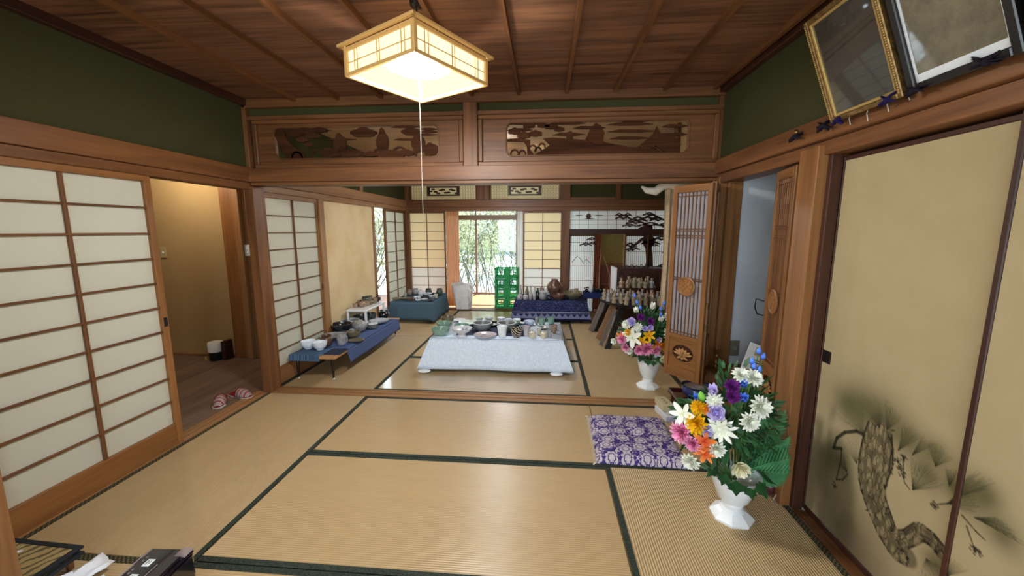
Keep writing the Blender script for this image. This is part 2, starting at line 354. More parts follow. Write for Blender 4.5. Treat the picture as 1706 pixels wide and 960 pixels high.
# ---- right wall
wr = struct('wall_right'); m = M(); m.box(1.41, -1.3, 0, 1.46, 2.08, 2.5); part('plaster_panel', m, BEIGE, wr, 0)
m = M(); m.box(XR, -1.3, 1.91, XR + .12, 3.17, CZ + .03); part('plaster_band', m, GREEN, wr, 0)
wb_('picture_rail', 'main', XR - .05, -1.3, 1.82, XR + .05, 3.14, 1.92, wr); wb_('door_head', 'main', XR - .02, -1.3, 1.755, XR + .11, 3.14, 1.82, wr)
wb_('post', 'altar', XR - .045, 1.965, 0, XR + .12, 2.10, 1.80, wr); wb_('post', 'altar', XR - .03, 3.03, 0, XR + .11, 3.22, 1.80, wr); wb_('post', 'main', XR - .03, 3.12, 1.8, XR + .1, 3.22, 2.44, wr)
wb_('base_board', 'dark', XR + .0, 1.94, 0, XR + .05, 1.97, 1.76, wr)
m = M(); m.box(1.30, 3.22, 0, 1.40, 4.15, 2.44); part('plaster_panel', m, BEIGE, wr, 0); wb_('post', 'main', 1.27, 4.1, 0, 1.40, 4.22, 2.44, wr)
m = M(); m.box(2.2, 4.1, 0, 2.3, 6.9, 2.5); part('plaster_panel', m, GREEN, wr, 0); m = M(); m.box(1.4, 4.12, 0, 2.2, 4.2, 2.5); part('plaster_panel', m, GREEN, wr, 0)
# altar alcove: white lined recess with a wooden platform
alc = struct('wall_alcove'); WHT = simple('alcove_white_lining', '#bfc5cc', .85, .1, var='#cdd2d8', vs=3)
m = M(); m.box(1.40, 3.02, .40, 2.15, 3.10, 2.05); m.box(2.07, 2.0, .40, 2.15, 3.02, 2.05); m.box(1.4, 2.0, .40, 2.07, 2.08, 2.05); m.box(1.4, 2.0, 2.0, 2.15, 3.1, 2.05); part('white_lining', m, WHT, alc, 0)
m = M(); m.box(1.31, 2.10, 1.78, 1.40, 3.03, 2.0); part('white_lining', m, WHT, alc, 0)
wb_('platform', 'altar', 1.24, 2.12, .37, 2.07, 3.02, .405, alc); wb_('platform_front', 'altar', 1.27, 2.12, 0, 1.30, 3.02, .37, alc)
wb_('alcove_post', 'altar', 1.30, 2.99, .405, 1.40, 3.04, 1.76, alc)
# ---- partition wall between the rooms with the two carved transoms
wf = struct('wall_partition')
wb_('lintel', 'main', XL + .03, 3.09, 1.775, XR - .03, 3.24, 1.80, wf); wb_('picture_rail', 'main', XL, 3.07, 1.80, XR, 3.26, 1.905, wf)
wb_('transom_rail', 'main', XL, 3.11, 2.285, XR, 3.22, 2.315, wf)
m = M(); m.box(XL, 3.15, 2.31, -.64, 3.19, CZ + .03); part('plaster_band', m, GREEN, wf, 0); m = M(); m.box(-.51, 3.15, 2.31, XR, 3.19, CZ + .03); part('plaster_band', m, GREEN, wf, 0)
wb_('centre_strut', 'main', -.63, 3.098, 1.905, -.52, 3.22, CZ - .066, wf); wb_('centre_strut', 'main', -.63, 3.172, CZ - .066, -.52, 3.22, CZ, wf)
def rrect(x0, x1, z0, z1, r, n=5):
    P = []
    for cx, cz, a0 in ((x1 - r, z0 + r, -90), (x1 - r, z1 - r, 0), (x0 + r, z1 - r, 90), (x0 + r, z0 + r, 180)):
        for k in range(n + 1): a = math.radians(a0 + 90 * k / n); P.append((cx + r * math.cos(a), cz + r * math.sin(a)))
    return P
def holed(m, ox0, ox1, oz0, oz1, hole, y0, y1):   # plate in the XZ plane, thickness y0..y1, with one hole
    n = len(hole); cx = sum(p[0] for p in hole) / n; cz = sum(p[1] for p in hole) / n; out = []
    for x, z in hole:
        ux, uz = x - cx, z - cz; t = min(((ox1 - cx) / ux if ux > 0 else (ox0 - cx) / ux) if abs(ux) > 1e-9 else 1e9, ((oz1 - cz) / uz if uz > 0 else (oz0 - cz) / uz) if abs(uz) > 1e-9 else 1e9)
        out.append([cx + ux * t, cz + uz * t])
    for X, Z in ((ox0, oz0), (ox1, oz0), (ox1, oz1), (ox0, oz1)):
        k = min(range(n), key=lambda i: (out[i][0] - X) ** 2 + (out[i][1] - Z) ** 2); out[k] = [X, Z]
    vs = [(x, y0, z) for x, z in hole] + [(x, y0, z) for x, z in out] + [(x, y1, z) for x, z in hole] + [(x, y1, z) for x, z in out]; fs = []
    for i in range(n):
        j = (i + 1) % n; fs += [(i, n + i, n + j, j), (2 * n + j, 3 * n + j, 3 * n + i, 2 * n + i), (i, j, 2 * n + j, 2 * n + i), (n + j, n + i, 3 * n + i, 3 * n + j)]
    return m.add(vs, fs)
def lump(cx, cz, rx, rz, n=9, amp=.18, ph=0, flat=.5):
    P = []
    for k in range(n * 4):
        a = 2 * PI * k / (n * 4); q = 1 + amp * abs(math.sin(n * a / 2 + ph)) - amp * .4; z = math.sin(a) * rz * q
        P.append((cx + math.cos(a) * rx * q, cz + (z if z > 0 else z * flat)))
    return P
def ranma(x0, x1, hx0, hx1, seed, label):
    r = random.Random(seed); z0, z1 = 1.905, 2.285; hz0, hz1 = 1.99, 2.225
    t = thing('carved_transom', label, 'transom', ((x0 + x1) / 2, 3.16, z0))
    for a in ((x0, z0, x1, z0 + .035), (x0, z1 - .03, x1, z1), (x0, z0 + .035, x0 + .035, z1 - .03), (x1 - .035, z0 + .035, x1, z1 - .03)): wb_('frame', 'main', a[0], 3.115, a[1], a[2], 3.205, a[3], t, .006)
    m = M(); holed(m, x0 + .035, x1 - .035, z0 + .035, z1 - .03, rrect(hx0, hx1, hz0, hz1, .045), 3.145, 3.175); part('board', m, WD['mainx'], t, 0)
    m = M(); pts = [(x, 3.143, z) for x, z in rrect(hx0 - .006, hx1 + .006, hz0 - .006, hz1 + .006, .05)]; m.tube(pts, .005, 6, True); part('opening_bead', m, WD['mainx'], t)
    return t, r
T3 = YW(3.168)
def carve(parent, name, poly, t0=.0, t1=.022, mat=None):
    m = M(); m.T = T3; m.prism(poly, t0, t1); return part(name, m, mat or WD['carvex'], parent, 0)
def arc(cx, cz, r, a0, a1, w, n=10):
    A = [math.radians(a0 + (a1 - a0) * k / n) for k in range(n + 1)]
    return [(cx + r * math.cos(a), cz + r * math.sin(a)) for a in A] + [(cx + (r - w) * math.cos(a), cz + (r - w) * math.sin(a)) for a in reversed(A)]
def streak(x0, x1, z, h): return [(x0, z), (x0 + (x1 - x0) * .25, z + h), (x1 - (x1 - x0) * .3, z + h * .8), (x1, z), (x1 - (x1 - x0) * .3, z - h * .5), (x0 + (x1 - x0) * .3, z - h * .4)]
tL, r = ranma(XL + .06, -.635, -2.18, -.84, 3, 'left carved wooden transom with twisted pine and rocks above the wide opening')
m = M(); m.T = T3
trunk = [(-2.16, 2.22), (-2.10, 2.225), (-2.085, 2.15), (-2.03, 2.08), (-1.95, 2.04), (-1.93, 1.99), (-2.07, 1.99), (-2.11, 2.04), (-2.15, 2.1), (-2.17, 2.17)]; carve(tL, 'carved_pine_trunk', trunk, 0, .03)
for cx, cz, rx, rz in ((-2.02, 2.175, .06, .03), (-1.93, 2.195, .07, .03), (-1.95, 2.13, .05, .025), (-1.86, 2.16, .06, .03), (-1.80, 2.2, .06, .025), (-1.9, 2.09, .035, .02)): carve(tL, 'carved_pine_cluster', lump(cx, cz, rx, rz, 6), .002, .024 + r.random() * .008)
for cx, cz, rx, rz in ((-1.72, 2.02, .08, .045), (-1.64, 2.08, .05, .09), (-1.55, 2.015, .09, .035), (-1.44, 2.17, .10, .045), (-1.29, 2.08, .045, .12), (-1.22, 2.005, .12, .035), (-1.38, 2.01, .06, .025), (-1.06, 2.175, .07, .035), (-1.0, 2.07, .05, .1), (-.9, 2.03, .06, .06), (-1.10, 2.015, .07, .03)):
    carve(tL, 'carved_rock', lump(cx, cz, rx, rz, 5, .22, r.random()), 0, .02 + r.random() * .014)
for k in range(7): carve(tL, 'carved_wave', arc(-2.0 + k * .17, 1.995, .05 + .012 * (k % 3), 0, 180, .014), .012, .03)
for x0, x1, z in ((-2.18, -1.7, 2.205), (-1.75, -1.5, 2.13), (-1.2, -1.0, 2.12), (-1.22, -.98, 2.215), (-.98, -.84, 2.195), (-.98, -.84, 2.175), (-1.1, -.84, 2.155)): carve(tL, 'carved_cloud', streak(x0, x1, z, .012), .004, .02)
tR, r = ranma(-.52, XR - .02, -.30, 1.05, 4, 'right carved wooden transom with pine, waves and mountain above the wide opening')
for cx, cz, rx, rz in ((-.24, 2.16, .05, .03), (-.17, 2.13, .05, .03), (-.13, 2.2, .045, .022), (-.08, 2.14, .05, .028), (.04, 2.19, .05, .022), (.10, 2.17, .04, .02), (-.02, 2.2, .045, .02)): carve(tR, 'carved_pine_cluster', lump(cx, cz, rx, rz, 6), .002, .026)
carve(tR, 'carved_pine_trunk', [(-.3, 2.11), (-.2, 2.115), (-.12, 2.10), (-.12, 2.03), (-.09, 1.99), (-.14, 1.99), (-.145, 2.05), (-.17, 2.09), (-.3, 2.095)], 0, .024)
for cx, cz, q in ((-.24, 2.0, .035), (-.18, 2.0, .03), (-.1, 2.03, .035), (-.06, 2.02, .03), (-.03, 2.05, .028), (.74, 2.02, .03), (.8, 2.01, .03)): carve(tR, 'carved_wave', arc(cx, cz, q, -20, 200, .011), .008, .026)
carve(tR, 'carved_shore', [(-.02, 2.11), (.05, 2.115), (.35, 2.09), (.62, 2.04), (1.0, 1.995), (1.0, 1.985), (-.1, 1.985), (-.02, 2.03), (.03, 2.06)], 0, .02)
carve(tR, 'carved_mountain', [(.30, 2.10), (.33, 2.17), (.37, 2.215), (.41, 2.19), (.44, 2.14), (.43, 2.08), (.5, 2.05), (.36, 2.06)], .004, .03)
carve(tR, 'carved_hut', [(.15, 2.10), (.16, 2.15), (.19, 2.16), (.205, 2.14), (.205, 2.10)], .004, .026)
carve(tR, 'carved_roof', [(.68, 2.03), (.80, 2.13), (.82, 2.18), (.85, 2.13), (.93, 2.13), (1.0, 2.05), (.98, 1.99), (.9, 1.99), (.82, 2.04)], .004, .028)
for x0, x1, z in ((.02, .30, 2.215), (.05, .3, 2.135), (.45, .8, 2.2), (.46, .82, 2.15), (.48, .78, 2.10), (.56, .76, 2.222), (.86, 1.05, 2.18), (.92, 1.05, 2.12), (-.3, 0, 2.22), (.2, .45, 2.18), (-.3, -.1, 2.175)): carve(tR, 'carved_cloud', streak(x0, x1, z, .016), .002, .018)

# ---- far wall: posts, rails, backlit transoms
wk = struct('wall_far')
for x0, x1, key in ((-2.36, -1.72, 0),): pass
wb_('door_head', 'main', XL, 6.75, 1.735, 2.2, 6.91, 1.80, wk); wb_('picture_rail', 'main', XL, 6.73, 1.80, 2.2, 6.93, 1.915, wk)
wb_('post', 'main', .30, 6.76, 0, .42, 6.90, 2.44, wk); wb_('centre_strut', 'main', -1.165, 6.77, 1.915, -.945, 6.88, 2.44, wk)
wb_('transom_rail', 'main', XL, 6.78, 2.20, .3, 6.88, 2.24, wk)
m = M(); m.box(XL, 6.80, 2.24, .3, 6.86, CZ + .03); part('plaster_band', m, GREEN, wk, 0)
m = M(); m.box(XL, 6.80, 1.915, -2.345, 6.86, 2.2); m.box(.25, 6.80, 1.915, .30, 6.86, 2.2); part('transom_jamb', m, WD['mainz'], wk, 0)
m = M(); m.box(.42, 6.80, 1.915, 2.2, 6.86, CZ + .03); part('plaster_band', m, GREEN, wk, 0); wb_('strut', 'main', 1.17, 6.775, 1.915, 1.25, 6.87, 2.44, wk)
wb_('strut', 'main', .42, 6.77, 1.915, 1.17, 6.80, 1.955, wk)
LIT = paper('backlit_transom_paper', '#faf0d4', .85)
def far_transom(x0, x1, label):
    t = thing('latticed_transom', label, 'transom', ((x0 + x1) / 2, 6.84, 1.915)); z0, z1 = 1.92, 2.195
    for a in ((x0, z0, x1, z0 + .015), (x0, z1 - .015, x1, z1)): wb_('frame', 'main', a[0], 6.81, a[1], a[2], 6.85, a[3], t)
    for a in ((x0, x0 + .015), (x1 - .015, x1)): wb_('frame', 'main', a[0], 6.81, z0, a[1], 6.85, z1, t)
    m = M(); m.box(x0 + .01, 6.852, z0 + .01, x1 - .01, 6.854, z1 - .01); part('paper_panel', m, LIT, t, 0)
    cx = (x0 + x1) / 2; hw = .285
    m = M(); holed(m, cx - hw, cx + hw, 1.995, 2.16, rrect(cx - hw + .05, cx + hw - .05, 2.02, 2.135, .02), 6.825, 6.84); part('carved_board', m, WD['darkx'], t, 0)
    for k in range(11):
        x = cx - hw + .06 + k * .045; m = M(); m.T = YW(6.838); m.prism(lump(x, 2.05 + .035 * math.sin(k * 1.7) + .02, .035, .02, 4), 0, .01); part('carved_leaf', m, WD['darkx'], t, 0)
    m = M()
    for k in range(17):
        z = z0 + .015 + k * (z1 - z0 - .03) / 16; m.box(x0 + .015, 6.845, z - .0012, x1 - .015, 6.849, z + .0012)
    for sx in (-1, 1):
        a = x0 + .02 if sx < 0 else cx + hw + .01; b = cx - hw - .01 if sx < 0 else x1 - .02
        nx = 6
        for k in range(nx + 1):
            x = a + (b - a) * k / nx; m.box(x - .0015, 6.835, z0 + .015, x + .0015, 6.841, z1 - .015)
        for k in range(nx):
            for q in range(5):
                xx = a + (b - a) * (k + .5) / nx; zz = z0 + .03 + q * (z1 - z0 - .05) / 4.6 + .02; dx = (b - a) / nx * .5
                for sg in (-1, 1): m.tube([(xx - dx, 6.838, zz - .022 * sg), (xx + dx, 6.838, zz + .022 * sg)], .0018, 4)
    part('lattice', m, WD['orangex'], t, 0, kind='stuff')
far_transom(-2.34, -1.17, 'left small backlit lattice transom above the far shoji and window')
far_transom(-.94, .245, 'right small backlit lattice transom above the far shoji and window')
# window wall of the verandah
glass = NT('window_glass'); gl = glass.n.new('ShaderNodeBsdfGlossy'); gl.inputs['Roughness'].default_value = .02
tr_ = glass.n.new('ShaderNodeBsdfTransparent'); tr_.inputs[0].default_value = (.93, .96, .97, 1); ms = glass.n.new('ShaderNodeMixShader'); ms.inputs[0].default_value = .05
glass.l.new(tr_.outputs[0], ms.inputs[1]); glass.l.new(gl.outputs[0], ms.inputs[2]); glass.l.new(ms.outputs[0], glass.out.inputs[0]); GLASS = glass.m
ALU = simple('window_aluminium', '#9a9186', .4, .5, .3)
win = struct('window_1')
def alu(x0, z0, x1, z1, y=8.5, d=.05): m = M(); m.bbox(x0, y, z0, x1, y + d, z1, .004); part('window_frame', m, ALU, win, 0)
alu(-2.6, 0, 2.5, .05); alu(-2.6, 1.625, 2.5, 1.735); alu(-2.6, 2.1, 2.5, 2.16)
for x in (-2.55, -1.51, -.62, .3, 1.2, 2.1): alu(x, .05, x + .045, 1.625, 8.51); alu(x, 1.735, x + .035, 2.1, 8.51)
for x0, x1 in ((-2.505, -1.51), (-1.465, -.62), (-.575, .3), (.345, 1.2), (1.245, 2.1)):
    m = M(); m.box(x0, 8.53, .05, x1, 8.534, 1.625); part('pane', m, GLASS, win, 0); m = M(); m.box(x0, 8.53, 1.735, x1, 8.534, 2.1); part('pane', m, GLASS, win, 0)
ww = struct('wall_verandah'); m = M(); m.box(-2.7, 6.9, -.1, -2.6, 8.65, 2.2); m.box(2.5, 6.9, -.1, 2.6, 8.65, 2.2); part('plaster_panel', m, BEIGE, ww, 0)
KH = simple('khaki_wall', '#77693c', .9, .1, var='#6b5f38'); m = M(); m.box(.85, 7.9, 0, 1.95, 7.95, 2.16); part('plaster_panel', m, KH, ww, 0)
# rear of the near room (behind the camera): wall with a wide window
wre = struct('wall_rear'); m = M(); m.box(-2.53, -1.45, 0, 1.4, -1.35, .4); m.box(-2.53, -1.45, 2.0, 1.4, -1.35, 2.5); m.box(-2.53, -1.45, .4, -2.3, -1.35, 2.0); m.box(1.2, -1.45, .4, 1.4, -1.35, 2.0); part('plaster_panel', m, BEIGE, wre, 0)
# near post at the left edge of the view
wb_('trim_post', 'pale', -2.12, .98, 0, -1.885, 1.115, 2.44)

# ================================================================== SHOJI
def shoji(label, org, ang, w, h, rows, cols=2, upper=PAPER, lower=None, lowrows=0, kick=.0, key='kumi', fkey='main', bottom=.05, top=.05, st=.035, bar=.008, group=None, knob=None):
    """sliding paper door standing in the local XZ plane at org, front towards local -Y"""
    t = thing('shoji_door', label, 'paper door', org, ang, group); D = .03
    def w_(name, x0, y0, z0, x1, y1, z1, k): 
        d = (x1 - x0, y1 - y0, z1 - z0); ax = 'xyz'[d.index(max(d))]; m = M(); m.bbox(x0, y0, z0, x1, y1, z1, min(.002, min(d) * .3)); return part(name, m, WD[k + ax], t, 0, False)
    w_('stile', 0, -D / 2, 0, st, D / 2, h, fkey); w_('stile', w - st, -D / 2, 0, w, D / 2, h, fkey); w_('rail', st, -D / 2, h - top, w - st, D / 2, h, fkey); w_('bottom_panel', st, -D / 2 + .002, 0, w - st, D / 2 - .002, bottom, fkey)
    x0, x1, z0, z1 = st, w - st, bottom, h - top; ch = (z1 - z0) / rows; cw = (x1 - x0) / cols
    for i in range(1, cols): w_('upright_bar', x0 + i * cw - bar / 2 - .002, -.012, z0, x0 + i * cw + bar / 2 + .002, .006, z1, key)
    for j in range(1, rows): q = 1.8 if (lowrows and j == lowrows) else 1; w_('cross_bar', x0, -.010, z0 + j * ch - bar / 2 * q, x1, .004, z0 + j * ch + bar / 2 * q, key)
    for i in range(cols):
        for j in range(rows):
            m = M(); m.box(x0 + i * cw + .0005, .007, z0 + j * ch + .0005, x0 + (i + 1) * cw - .0005, .0085, z0 + (j + 1) * ch - .0005); part('paper_pane', m, lower if (lower and j < lowrows) else upper, t, 0, False)
    if knob: m = M(); m.box(knob[0] - .012, -.0165, knob[1] - .03, knob[0] + .012, -.014, knob[1] + .03); part('finger_pull', m, WD['blackz'], t, 0, False)
    return t
# left wall: doors lie in the YZ plane; local +X -> world +Y, front (local -Y) -> world +X
A90 = PI / 2
shoji('large near shoji door on the left wall with its right edge at the open doorway', (XL - .02, 1.385, .005), A90, .905, 1.745, 10, bottom=.145, st=.04, top=.042, bar=.011, knob=(.885, .83), fkey='orange')
shoji('shoji door on the left wall behind the low table with the hairpin legs', (XL - .02, 3.245, .005), A90, .855, 1.735, 10, bottom=.16, st=.035, top=.04, fkey='pale', knob=(.83, .8))
shoji('narrow looking shoji door at the far end of the left wall beside the bright gap', (XL - .02, 5.86, .005), A90, .885, 1.735, 10, bottom=.12, st=.05, top=.04)
shoji('far shoji door left of the orange curtain', (-2.385, 6.80, .006), 0, .66, 1.73, 10, upper=PAPER_LIT_CREAM, lower=PAPER_LIT_WHITE, lowrows=4, bottom=.12, st=.022, top=.035)
shoji('far shoji door right of the green crates', (-.375, 6.80, .006), 0, .675, 1.73, 10, upper=PAPER_LIT_CREAM, lower=PAPER_LIT_WHITE, lowrows=4, bottom=.12, st=.028, top=.035)
# ================================================================== PENDANT LAMP
LX, LY, LZ = -.592, 1.905, 2.10
lamp = thing('pendant_lamp', 'square paper and wood pendant lamp hanging from the board ceiling', 'lamp', (LX, LY, LZ), math.radians(-30))
LW = simple('lamp_light_wood', '#d8ab6a', .5, .3)
t = NT('lamp_paper'); n = t.noise(t.tc(), 60, 4, .8); e = t.n.new('ShaderNodeEmission'); t.l.new(t.ramp(n, [(.3, '#ffe9a8'), (.7, '#fff3c8')]), e.inputs[0]); e.inputs[1].default_value = 1.25
t.l.new(e.outputs[0], t.out.inputs[0]); LPAPER = t.m
def emis(name, col, s): t = NT(name); e = t.n.new('ShaderNodeEmission'); e.inputs[0].default_value = lin(col); e.inputs[1].default_value = s; t.l.new(e.outputs[0], t.out.inputs[0]); return t.m
TUBE = emis('ring_tube_light', '#eef6ff', 22)
def lp(name, m, mat, **k): return part(name, m, mat, lamp, k.pop('smooth', 0), False, **k)
hb, ht = .222, .238     # half side of lower and upper rims
for k in range(4):
    q = Matrix.Rotation(k * PI / 2, 4, 'Z')
    m = M(); m.T = q; m.bbox(-hb - .006, hb - .008, 0, hb + .006, hb + .008, .018, .002); lp('lower_rim', m, LW)
    m = M(); m.T = q; m.bbox(-ht - .012, ht - .006, .150, ht + .012, ht + .012, .166, .002); lp('upper_rim', m, LW)
    m = M(); m.T = q; m.bbox(-hb, hb - .004, .13, hb, hb + .008, .150, .002); lp('side_rail', m, LW)
    m = M(); m.T = q @ Tm(hb, hb, 0); m.bbox(-.012, -.012, .0, .008, .008, .152, .002); lp('corner_post', m, LW)
    m = M(); m.T = q; m.box(-hb + .006, hb - .006, .016, hb - .006, hb - .0045, .135); lp('paper_panel', m, LPAPER)
    m = M(); m.T = q
    for x in (-.165, -.145, -.008, .008, .145, .165): m.box(x - .0018, hb - .004, .018, x + .0018, hb - .001, .132)
    m.box(-hb + .01, hb - .004, .070, hb - .01, hb - .001, .074); lp('lattice_bar', m, LW)
m = M(); m.tube([(.135 * math.cos(a * PI / 16), .135 * math.sin(a * PI / 16), .085) for a in range(32)], .013, 8, True); lp('outer_ring_tube', m, TUBE, smooth=60)
m = M(); m.tube([(.095 * math.cos(a * PI / 14), .095 * math.sin(a * PI / 14), .095) for a in range(28)], .011, 8, True); lp('inner_ring_tube', m, TUBE, smooth=60)
m = M(); m.lathe([(.17, .125), (.165, .135), (.08, .15), (.0001, .151)], 28); lp('reflector', m, IVORY, smooth=40)
m = M(); m.lathe([(.0001, .07), (.045, .075), (.05, .1), (.05, .13)], 20); lp('ballast_cover', m, simple('ballast_pale_blue', '#9fb7c4', .4), smooth=40)
m = M(); m.tube([(0, 0, .155), (0, 0, .40)], .004, 8); lp('cord', m, WD['blackz'])
m = M(); m.lathe([(.012, .385), (.028, .40), (.03, .424)], 16); lp('ceiling_cap', m, WD['blackz']); lamp.scale = (1, 1, .8)
pc = M(); pc.tube([(0, 0, .09), (.002, .0, -.25), (0, 0, -.78)], .0012, 5); o = lp('pull_string', pc, simple('white_string', '#e8e4d8', .7))
light('pendant_bulb', 'POINT', 88, (1.0, .97, .90), (LX, LY, LZ + .03), shadow_soft_size=.10)
light('hall_lamp', 'POINT', 22, (1.0, .88, .66), (-3.7, 3.5, 2.1), shadow_soft_size=.08)

added_far_lamp = copy_tree(lamp); [bpy.data.objects.remove(c) for c in list(added_far_lamp.children) if c.name.startswith('pull_string')]; added_far_lamp.location = (-.60, 5.0, 2.14); added_far_lamp['label'] = 'added square paper and wood pendant lamp lighting the far room, unseen above the lintel'  # second pendant added out of view to brighten the far room
light('added_far_bulb', 'POINT', 85, (.95, .97, 1.0), (-.60, 5.0, 2.185), shadow_soft_size=.10)  # bulb of the added far room pendant

# ================================================================== FUSUMA with ink painting, right wall
TR=[(1.578,0.641,0.054),(1.578,0.584,0.068),(1.576,0.527,0.075),(1.583,0.464,0.07),(1.582,0.404,0.064),(1.558,0.351,0.058),(1.524,0.308,0.056),(1.484,0.262,0.051),(1.438,0.234,0.047),(1.391,0.239,0.036)]
BR=[(1.443,0.259,0.032),(1.402,0.304,0.026),(1.366,0.362,0.027),(1.325,0.37,0.025),(1.291,0.358,0.023),(1.254,0.324,0.021),(1.226,0.285,0.019)]
LB=[(1.648,0.574),(1.684,0.57),(1.744,0.532),(1.785,0.483),(1.797,0.426),(1.751,0.451),(1.745,0.391),(1.758,0.295),(1.722,0.319),(1.699,0.361)]
FN=[((1.413,0.489),(1.303,0.58),(1.441,0.6)),((1.294,0.525),(1.172,0.577),(1.237,0.657)),((1.294,0.525),(1.143,0.692),(1.205,0.701)),((1.185,0.559),(1.06,0.572),(1.129,0.604)),((1.349,0.623),(1.297,0.681),(1.393,0.689)),((1.648,0.574),(1.822,0.579),(1.675,0.741)),((1.578,0.641),(1.707,0.707),(1.574,0.747)),((1.547,0.648),(1.489,0.724),(1.577,0.765)),((1.488,0.599),(1.397,0.712),(1.486,0.708)),((1.702,0.365),(1.819,0.379),(1.747,0.466)),((1.662,0.433),(1.748,0.476),(1.643,0.547)),((1.328,0.289),(1.348,0.198),(1.252,0.309)),((1.231,0.314),(1.173,0.386),(1.233,0.376)),((1.297,0.585),(1.277,0.646),(1.32,0.634)),((1.434,0.613),(1.36,0.691),(1.411,0.696))]
WS=[(1.752,0.666,0.075),(1.665,0.676,0.101),(1.564,0.687,0.079),(1.46,0.66,0.06),(1.357,0.668,0.044),(1.376,0.581,0.054),(1.819,0.379,0.083),(1.746,0.38,0.077),(1.216,0.611,0.065),(1.171,0.644,0.043),(1.111,0.562,0.044),(1.297,0.3,0.042),(1.283,0.594,0.033)]
CN=[(1.481,0.557),(1.473,0.535),(1.456,0.519),(1.328,0.488),(1.166,0.461),(1.763,0.263),(1.461,0.579)]
TW=[((1.476,0.587),(1.448,0.587)),((1.465,0.576),(1.447,0.497)),((1.447,0.497),(1.422,0.484)),((1.294,0.525),(1.329,0.495)),((1.218,0.54),(1.176,0.521)),((1.176,0.521),(1.15,0.514)),((1.201,0.516),(1.174,0.47)),((1.174,0.47),(1.148,0.463)),((1.533,0.628),(1.506,0.588)),((1.516,0.582),(1.511,0.491))]
class Ink:
    def __init__(s, U, V): s.U, s.V = np.meshgrid(U, V); s.C = np.ones(s.U.shape + (3,)); s.u = U; s.v = V
    def win(s, x0, x1, y0, y1):
        i = np.searchsorted(s.u, (x0, x1)); j = np.searchsorted(s.v, (y0, y1)); return slice(j[0], j[1]), slice(i[0], i[1])
    def lay(s, w, mask, col, a): k = (mask * a)[..., None]; s.C[w] = s.C[w] * (1 - k) + np.array(col) * k
    def seg(s, p, q, r0, r1, col, a, soft=.0015):
        R = max(r0, r1) + soft * 2; w = s.win(min(p[0], q[0]) - R, max(p[0], q[0]) + R, min(p[1], q[1]) - R, max(p[1], q[1]) + R)
        U, V = s.U[w], s.V[w]
        if U.size == 0: return
        dx, dy = q[0] - p[0], q[1] - p[1]; L = dx * dx + dy * dy + 1e-12; t = np.clip(((U - p[0]) * dx + (V - p[1]) * dy) / L, 0, 1)
        d = np.hypot(U - p[0] - t * dx, V - p[1] - t * dy) - (r0 + (r1 - r0) * t); s.lay(w, np.clip(.5 - d / soft / 2, 0, 1), col, a)
    def blob(s, x, y, r, col, a):
        w = s.win(x - 2 * r, x + 2 * r, y - 2 * r, y + 2 * r); U, V = s.U[w], s.V[w]
        if U.size: s.lay(w, np.exp(-((U - x) ** 2 + (V - y) ** 2) / (r * r) * 1.3) - .0055, col, a)
